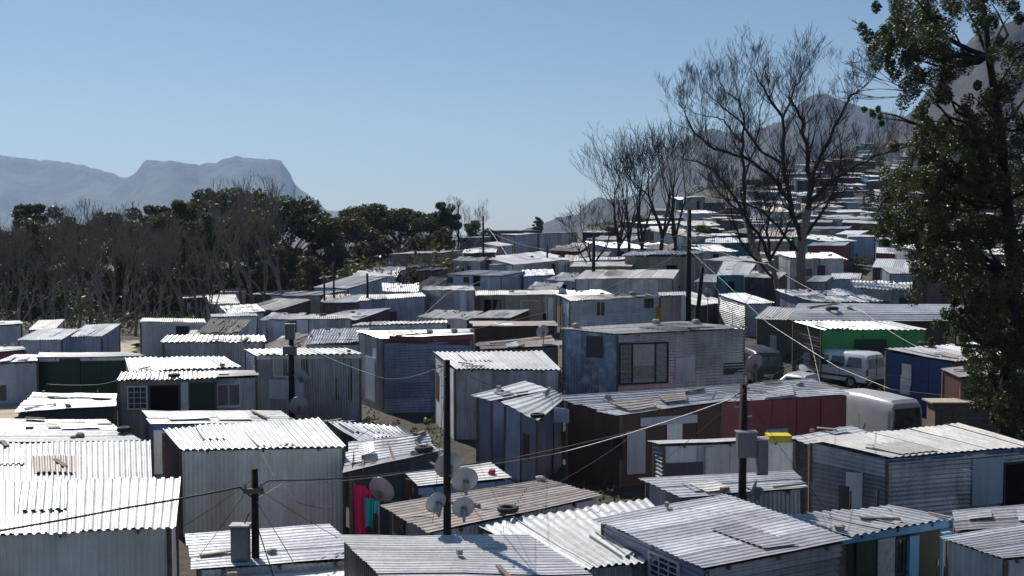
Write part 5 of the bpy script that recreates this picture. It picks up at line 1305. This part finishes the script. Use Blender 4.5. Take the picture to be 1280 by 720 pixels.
# ---------------------------------------------------------------- things lying on the roofs
def surf(px,py):
    """the point a pixel's ray first meets on what is built so far"""
    return ROOFS.ray_cast(Vector((0,0,CAMZ)),ray(px,py).normalized())[0]
from mathutils.bvhtree import BVHTree
ROOFS=BVHTree.FromPolygons(RV,RF)
def rock(px,py,s,label,mat=STONE,group='stones on the roofs'):
    p=surf(px,py)
    if p is None: return
    rr2=random.Random(px*7+py); mb=MB(); 
    bm=__import__('bmesh').new(); __import__('bmesh').ops.create_icosphere(bm,subdivisions=2,radius=s)
    for v_ in bm.verts: v_.co=Vector((v_.co.x*1.2,v_.co.y,v_.co.z*.7))*(1+.35*noise.noise(v_.co*3/s+Vector((px,py,0))))
    mb.v=[v_.co+p+Vector((0,0,s*.5)) for v_ in bm.verts]; mb.f=[tuple(q.index for q in f_.verts) for f_ in bm.faces]; mb.t=[.5]*len(mb.f); mb.m=[0]*len(mb.f); bm.free()
    solo(mb,'stone',mat,p,label,'stone',group)
def plank(px0,py0,px1,py1,w,label,mat=WOOD,group='boards on the roofs',th=.035):
    a=surf(px0,py0); b=surf(px1,py1)
    if a is None or b is None or (a-b).length>6: return
    up=Vector((0,0,.055)); mb=MB(); mb.bar(a+up,b+up,w,th,tone=R.random()); solo(mb,'plank',mat,a,label,'plank',group)
def tyre(px,py,label,r=.28):
    p=surf(px,py)
    if p is None: return
    mb=MB(); n=20; ring=[]
    for j in range(n+1):
        a=2*math.pi*j/n; ring.append(p+Vector((math.cos(a)*r,math.sin(a)*r,.12)))
    mb.tube(ring,.09,n=8,cap=False); solo(mb,'tyre',RUB,p,label,'tyre','tyres on the roofs',smooth=True)
JOBS=[]
J=JOBS.append
J(lambda:tyre(155,541,'small black tyre at the right end of the low grey roof',.15))
J(lambda:plank(434,587,600,575,.12,'long pale board along the front of the curved striped roof',WOODL))
J(lambda:plank(440,581,470,579,.10,'brown board lying at the left of the curved striped roof'))
J(lambda:plank(470,583,560,573,.08,'thin board beside the long pale one on the curved roof',WOODL))
J(lambda:plank(578,567,612,561,.14,'pale board at the right of the curved roof near the tyre',WOODL))
J(lambda:tyre(530,566,'dark tyre on the right end of the curved striped roof',.2))
J(lambda:rock(518,569,.12,'grey stone left of the dark tyre'))
J(lambda:rock(676,601,.12,'white stone on the top corner of the brownish roof',CURT))
J(lambda:rock(595,634,.1,'brown stone beside the lowest dish on the brownish roof',BRICK))
J(lambda:rock(1078,633,.14,'white lump on the blue eaved shack roof',CURT))
J(lambda:rock(1050,662,.1,'dark stone at the left corner of the blue eaved shack roof'))
J(lambda:rock(1240,537,.1,'white stone at the back edge of the crumpled silver shack roof',CURT))
J(lambda:plank(1075,650,1125,651,.12,'dark board under the pipes on the blue eaved shack'))
J(lambda:rock(100,546,.13,'pale stone pile on the low grey roof',STONE))
J(lambda:rock(92,548,.09,'small dark stone beside the pale pile'))
J(lambda:plank(60,497,140,500,.12,'board along the low dark layered roof at left'))
J(lambda:rock(97,491,.12,'grey stone on the low dark layered roof, back'))
J(lambda:rock(85,508,.10,'grey stone on the low dark layered roof, front'))
J(lambda:plank(30,512,70,506,.10,'short board at the left of the low dark layered roof',WOODL))
J(lambda:rock(466,411,.1,'stone at the left of the pale ribbed parapet roof'))
J(lambda:rock(537,416,.14,'dark stone, left one on the roof with the dark red eave'))
J(lambda:rock(568,415,.14,'dark stone, right one on the roof with the dark red eave'))
J(lambda:rock(590,414,.1,'small dark stone at the right end of the roof with the dark red eave'))
J(lambda:plank(612,430,690,422,.16,'pale board on the junk covered roof, back',WOODL))
J(lambda:plank(616,436,650,428,.14,'brown board on the junk covered roof, front'))
J(lambda:plank(660,433,695,424,.12,'pale board at the right of the junk covered roof',WOODL))
J(lambda:plank(545,393,600,380,.2,'long pale board leaning up behind the slanting patched roof',WOODL))
J(lambda:rock(441,391,.14,'stone on the slanting patched roof, left'))
J(lambda:rock(449,394,.12,'stone on the slanting patched roof, right'))
J(lambda:tyre(1040,388,'dark tyre on the wide long grey roof, left'))
J(lambda:rock(1062,386,.15,'stone in the middle of the wide long grey roof'))
J(lambda:tyre(1157,432,'black tyre on the blue tarpaulin shack roof'))
J(lambda:plank(1010,385,1050,380,.15,'board on the left of the wide long grey roof'))
J(lambda:plank(840,494,880,487,.12,'board on the striped sagging roof below the silver shack'))
J(lambda:rock(760,497,.11,'stone on the striped sagging roof, left'))
J(lambda:rock(1000,482,.12,'stone on the roof of the dark red walled shack'))
J(lambda:rock(340,692,.10,'stone on the low patched roof by the near pole'))
J(lambda:plank(250,697,300,690,.10,'pale board on the low patched roof by the near pole',WOODL))
J(lambda:plank(256,712,330,704,.09,'pale board at the front edge of the low patched roof',WOODL))
J(lambda:rock(615,592,.10,'red bundle of rag on the small pale flat roof',REDC))
for i,(a,b) in enumerate([(620,345),(700,322),(665,322),(580,366),(640,366),(745,368),(790,368),(870,404),(820,404),(720,409)]):
    JOBS.append(lambda a=a,b=b,i=i: rock(a,b,.16,['stone on the pale two window roof','stone on the long grey ridge roof','stone on the lumpy ridge roof','stone at the left of the beige shack roof','stone in the middle of the beige shack roof','stone left on the long silver shack roof','stone right on the long silver shack roof','stone right on the large silver shack roof','stone in the middle of the large silver shack roof','stone left on the large silver shack roof'][i]))
for j_ in JOBS: j_()
ck=random.Random(3)
def shortn(l):
    w=l.split(' with ')[0].split(' of ')[0].split(',')[0].split(); return ' '.join(w[:9])
for lab,BL_,BR_,FR_,FL_ in CLUT:
    if (FR_-FL_).length<2.2: continue
    nm=shortn(lab)
    if len(nm.split())<3: nm=' '.join(lab.split(',')[0].split()[:9])
    for _ in range(ck.choice((0,0,1,1,2))):
        u,v=ck.random()*.9+.05,ck.choice((.06,.94,ck.random()*.8+.1)); p=lerp(lerp(FL_,FR_,u),lerp(BL_,BR_,u),v)+Vector((0,0,.06))
        t=ck.random()
        if t<.45:
            mb=MB(); w_=ck.uniform(.12,.24); mb.box(p+Vector((0,0,.05)),w_,w_*.6,.1,rot=ck.uniform(0,3),tone=ck.random()); solo(mb,'brick',ck.choice((BRICK,STONE)),p,'brick weighing down the roof of the '+nm,'brick','bricks on the roofs')
        elif t<.9:
            a_=ck.uniform(0,3.14); L_=ck.uniform(.4,1.1); d_=(FR_-FL_).normalized()*math.cos(a_)*L_/2+(BL_-FL_).normalized()*math.sin(a_)*L_/2
            mb=MB(); mb.bar(p-d_+Vector((0,0,.03)),p+d_+Vector((0,0,.03)),ck.uniform(.06,.14),.04,tone=ck.random()); solo(mb,'plank',ck.choice((WOOD,WOODL,WOOD)),p,'loose plank on the roof of the '+nm,'plank','loose planks on the roofs')
        else:
            mb=MB(); r_=.2; mb.tube([p+Vector((math.cos(6.283*j/18)*r_,math.sin(6.283*j/18)*r_,.07)) for j in range(19)],.065,n=8,cap=False); solo(mb,'tyre',RUB,p,'old tyre on the roof of the '+nm,'tyre','tyres on the roofs',smooth=True)
# yellow crate on the shed, cabinet and box
p=surf(972,549)
p=at(973,549,31.5)
c=at(973,547,31.2); mb=MB(); w,d,h=.62,.5,.2
for s in (-1,1):
    mb.box(c+Vector((s*w/2,0,0)),.03,d,h); mb.box(c+Vector((0,s*d/2,0)),w-.03,.03,h)
mb.box(c+Vector((0,0,-h/2+.015)),w-.04,d-.04,.03); mb.box(c+Vector((0,0,h/2-.02)),w+.04,d+.04,.03)
solo(mb,'crate',YEL,c,'flat bright yellow crate on top of the white panel wall','crate')
c=hit(1185,500,1.6); X,Yq=c.x,c.y; z=terr(X,Yq); root=empty('cabinet',(X,Yq,z),'brown wooden cabinet with pale loose top beside the white van','cabinet')
mb=MB(); mb.box((0,0,.75),1.4,.9,1.5); mb.build('carcass',WOOD,root); mb=MB(); mb.box((0,0,1.56),1.75,1.15,.06); mb.build('top',WOODL,root)
for s in (-1,1): mb=MB(); mb.box((s*.34,-.46,.75),.62,.03,1.35,tone=.9); mb.build('door',WOOD,root)
# ---------------------------------------------------------------- light, haze, camera
hz=bpy.data.meshes.new('haze'); x0,x1,y0,y1,z0,z1=-7000,7000,-2900,8200,-45,480
hz.from_pydata([(x0,y0,z0),(x1,y0,z0),(x1,y1,z0),(x0,y1,z0),(x0,y0,z1),(x1,y0,z1),(x1,y1,z1),(x0,y1,z1)],[],[(0,3,2,1),(4,5,6,7),(0,1,5,4),(1,2,6,5),(2,3,7,6),(3,0,4,7)])
ho=bpy.data.objects.new('haze',hz); C.objects.link(ho); tag(ho,kind='stuff')
m=bpy.data.materials.new('haze_air'); m.use_nodes=True; nt=m.node_tree; nt.nodes.clear(); out=nt.nodes.new('ShaderNodeOutputMaterial')
pv=nt.nodes.new('ShaderNodeVolumePrincipled'); pv.inputs['Color'].default_value=(.46,.68,1,1); pv.inputs['Density'].default_value=HAZE; pv.inputs['Anisotropy'].default_value=.1
nt.links.new(pv.outputs[0],out.inputs['Volume']); hz.materials.append(m)
sun=bpy.data.lights.new('sun','SUN'); sun.energy=SUNE; sun.angle=math.radians(.5); sun.color=(1,.95,.87)
so=bpy.data.objects.new('sun',sun); C.objects.link(so)
sv=Vector((math.sin(math.radians(SUN_AZ))*math.cos(math.radians(SUN_EL)),math.cos(math.radians(SUN_AZ))*math.cos(math.radians(SUN_EL)),math.sin(math.radians(SUN_EL))))
so.rotation_euler=sv.to_track_quat('Z','Y').to_euler()
w=bpy.data.worlds.new('World'); bpy.context.scene.world=w; w.use_nodes=True; nt=w.node_tree; nt.nodes.clear()
sk=nt.nodes.new('ShaderNodeTexSky'); sk.sky_type='NISHITA'; sk.sun_disc=False; sk.sun_elevation=math.radians(SUN_EL); sk.sun_rotation=math.radians(SUN_AZ)
sk.altitude=50; sk.air_density=SKY_AIR; sk.dust_density=SKY_DUST; sk.ozone_density=SKY_OZ
bg=nt.nodes.new('ShaderNodeBackground'); bg.inputs[1].default_value=SKYS; ow=nt.nodes.new('ShaderNodeOutputWorld'); nt.links.new(sk.outputs[0],bg.inputs[0]); nt.links.new(bg.outputs[0],ow.inputs[0])
cam=bpy.data.cameras.new('camera'); cam.sensor_width=36; cam.lens=36*F/1280; cam.clip_end=40000; cam.clip_start=.1
co=bpy.data.objects.new('camera',cam); C.objects.link(co); co.location=(0,0,CAMZ); co.rotation_euler=(math.pi/2-PITCH,0,0)
sc=bpy.context.scene; sc.camera=co
sc.view_settings.view_transform='Standard'; sc.view_settings.look='None'; sc.view_settings.gamma=1; sc.view_settings.exposure=EXPO
sc.cycles.max_bounces=6; sc.cycles.volume_bounces=1; sc.cycles.sample_clamp_indirect=6; sc.cycles.transparent_max_bounces=8
print('objects',len(bpy.data.objects),'hill',nh)
bpy.context.view_layer.update()
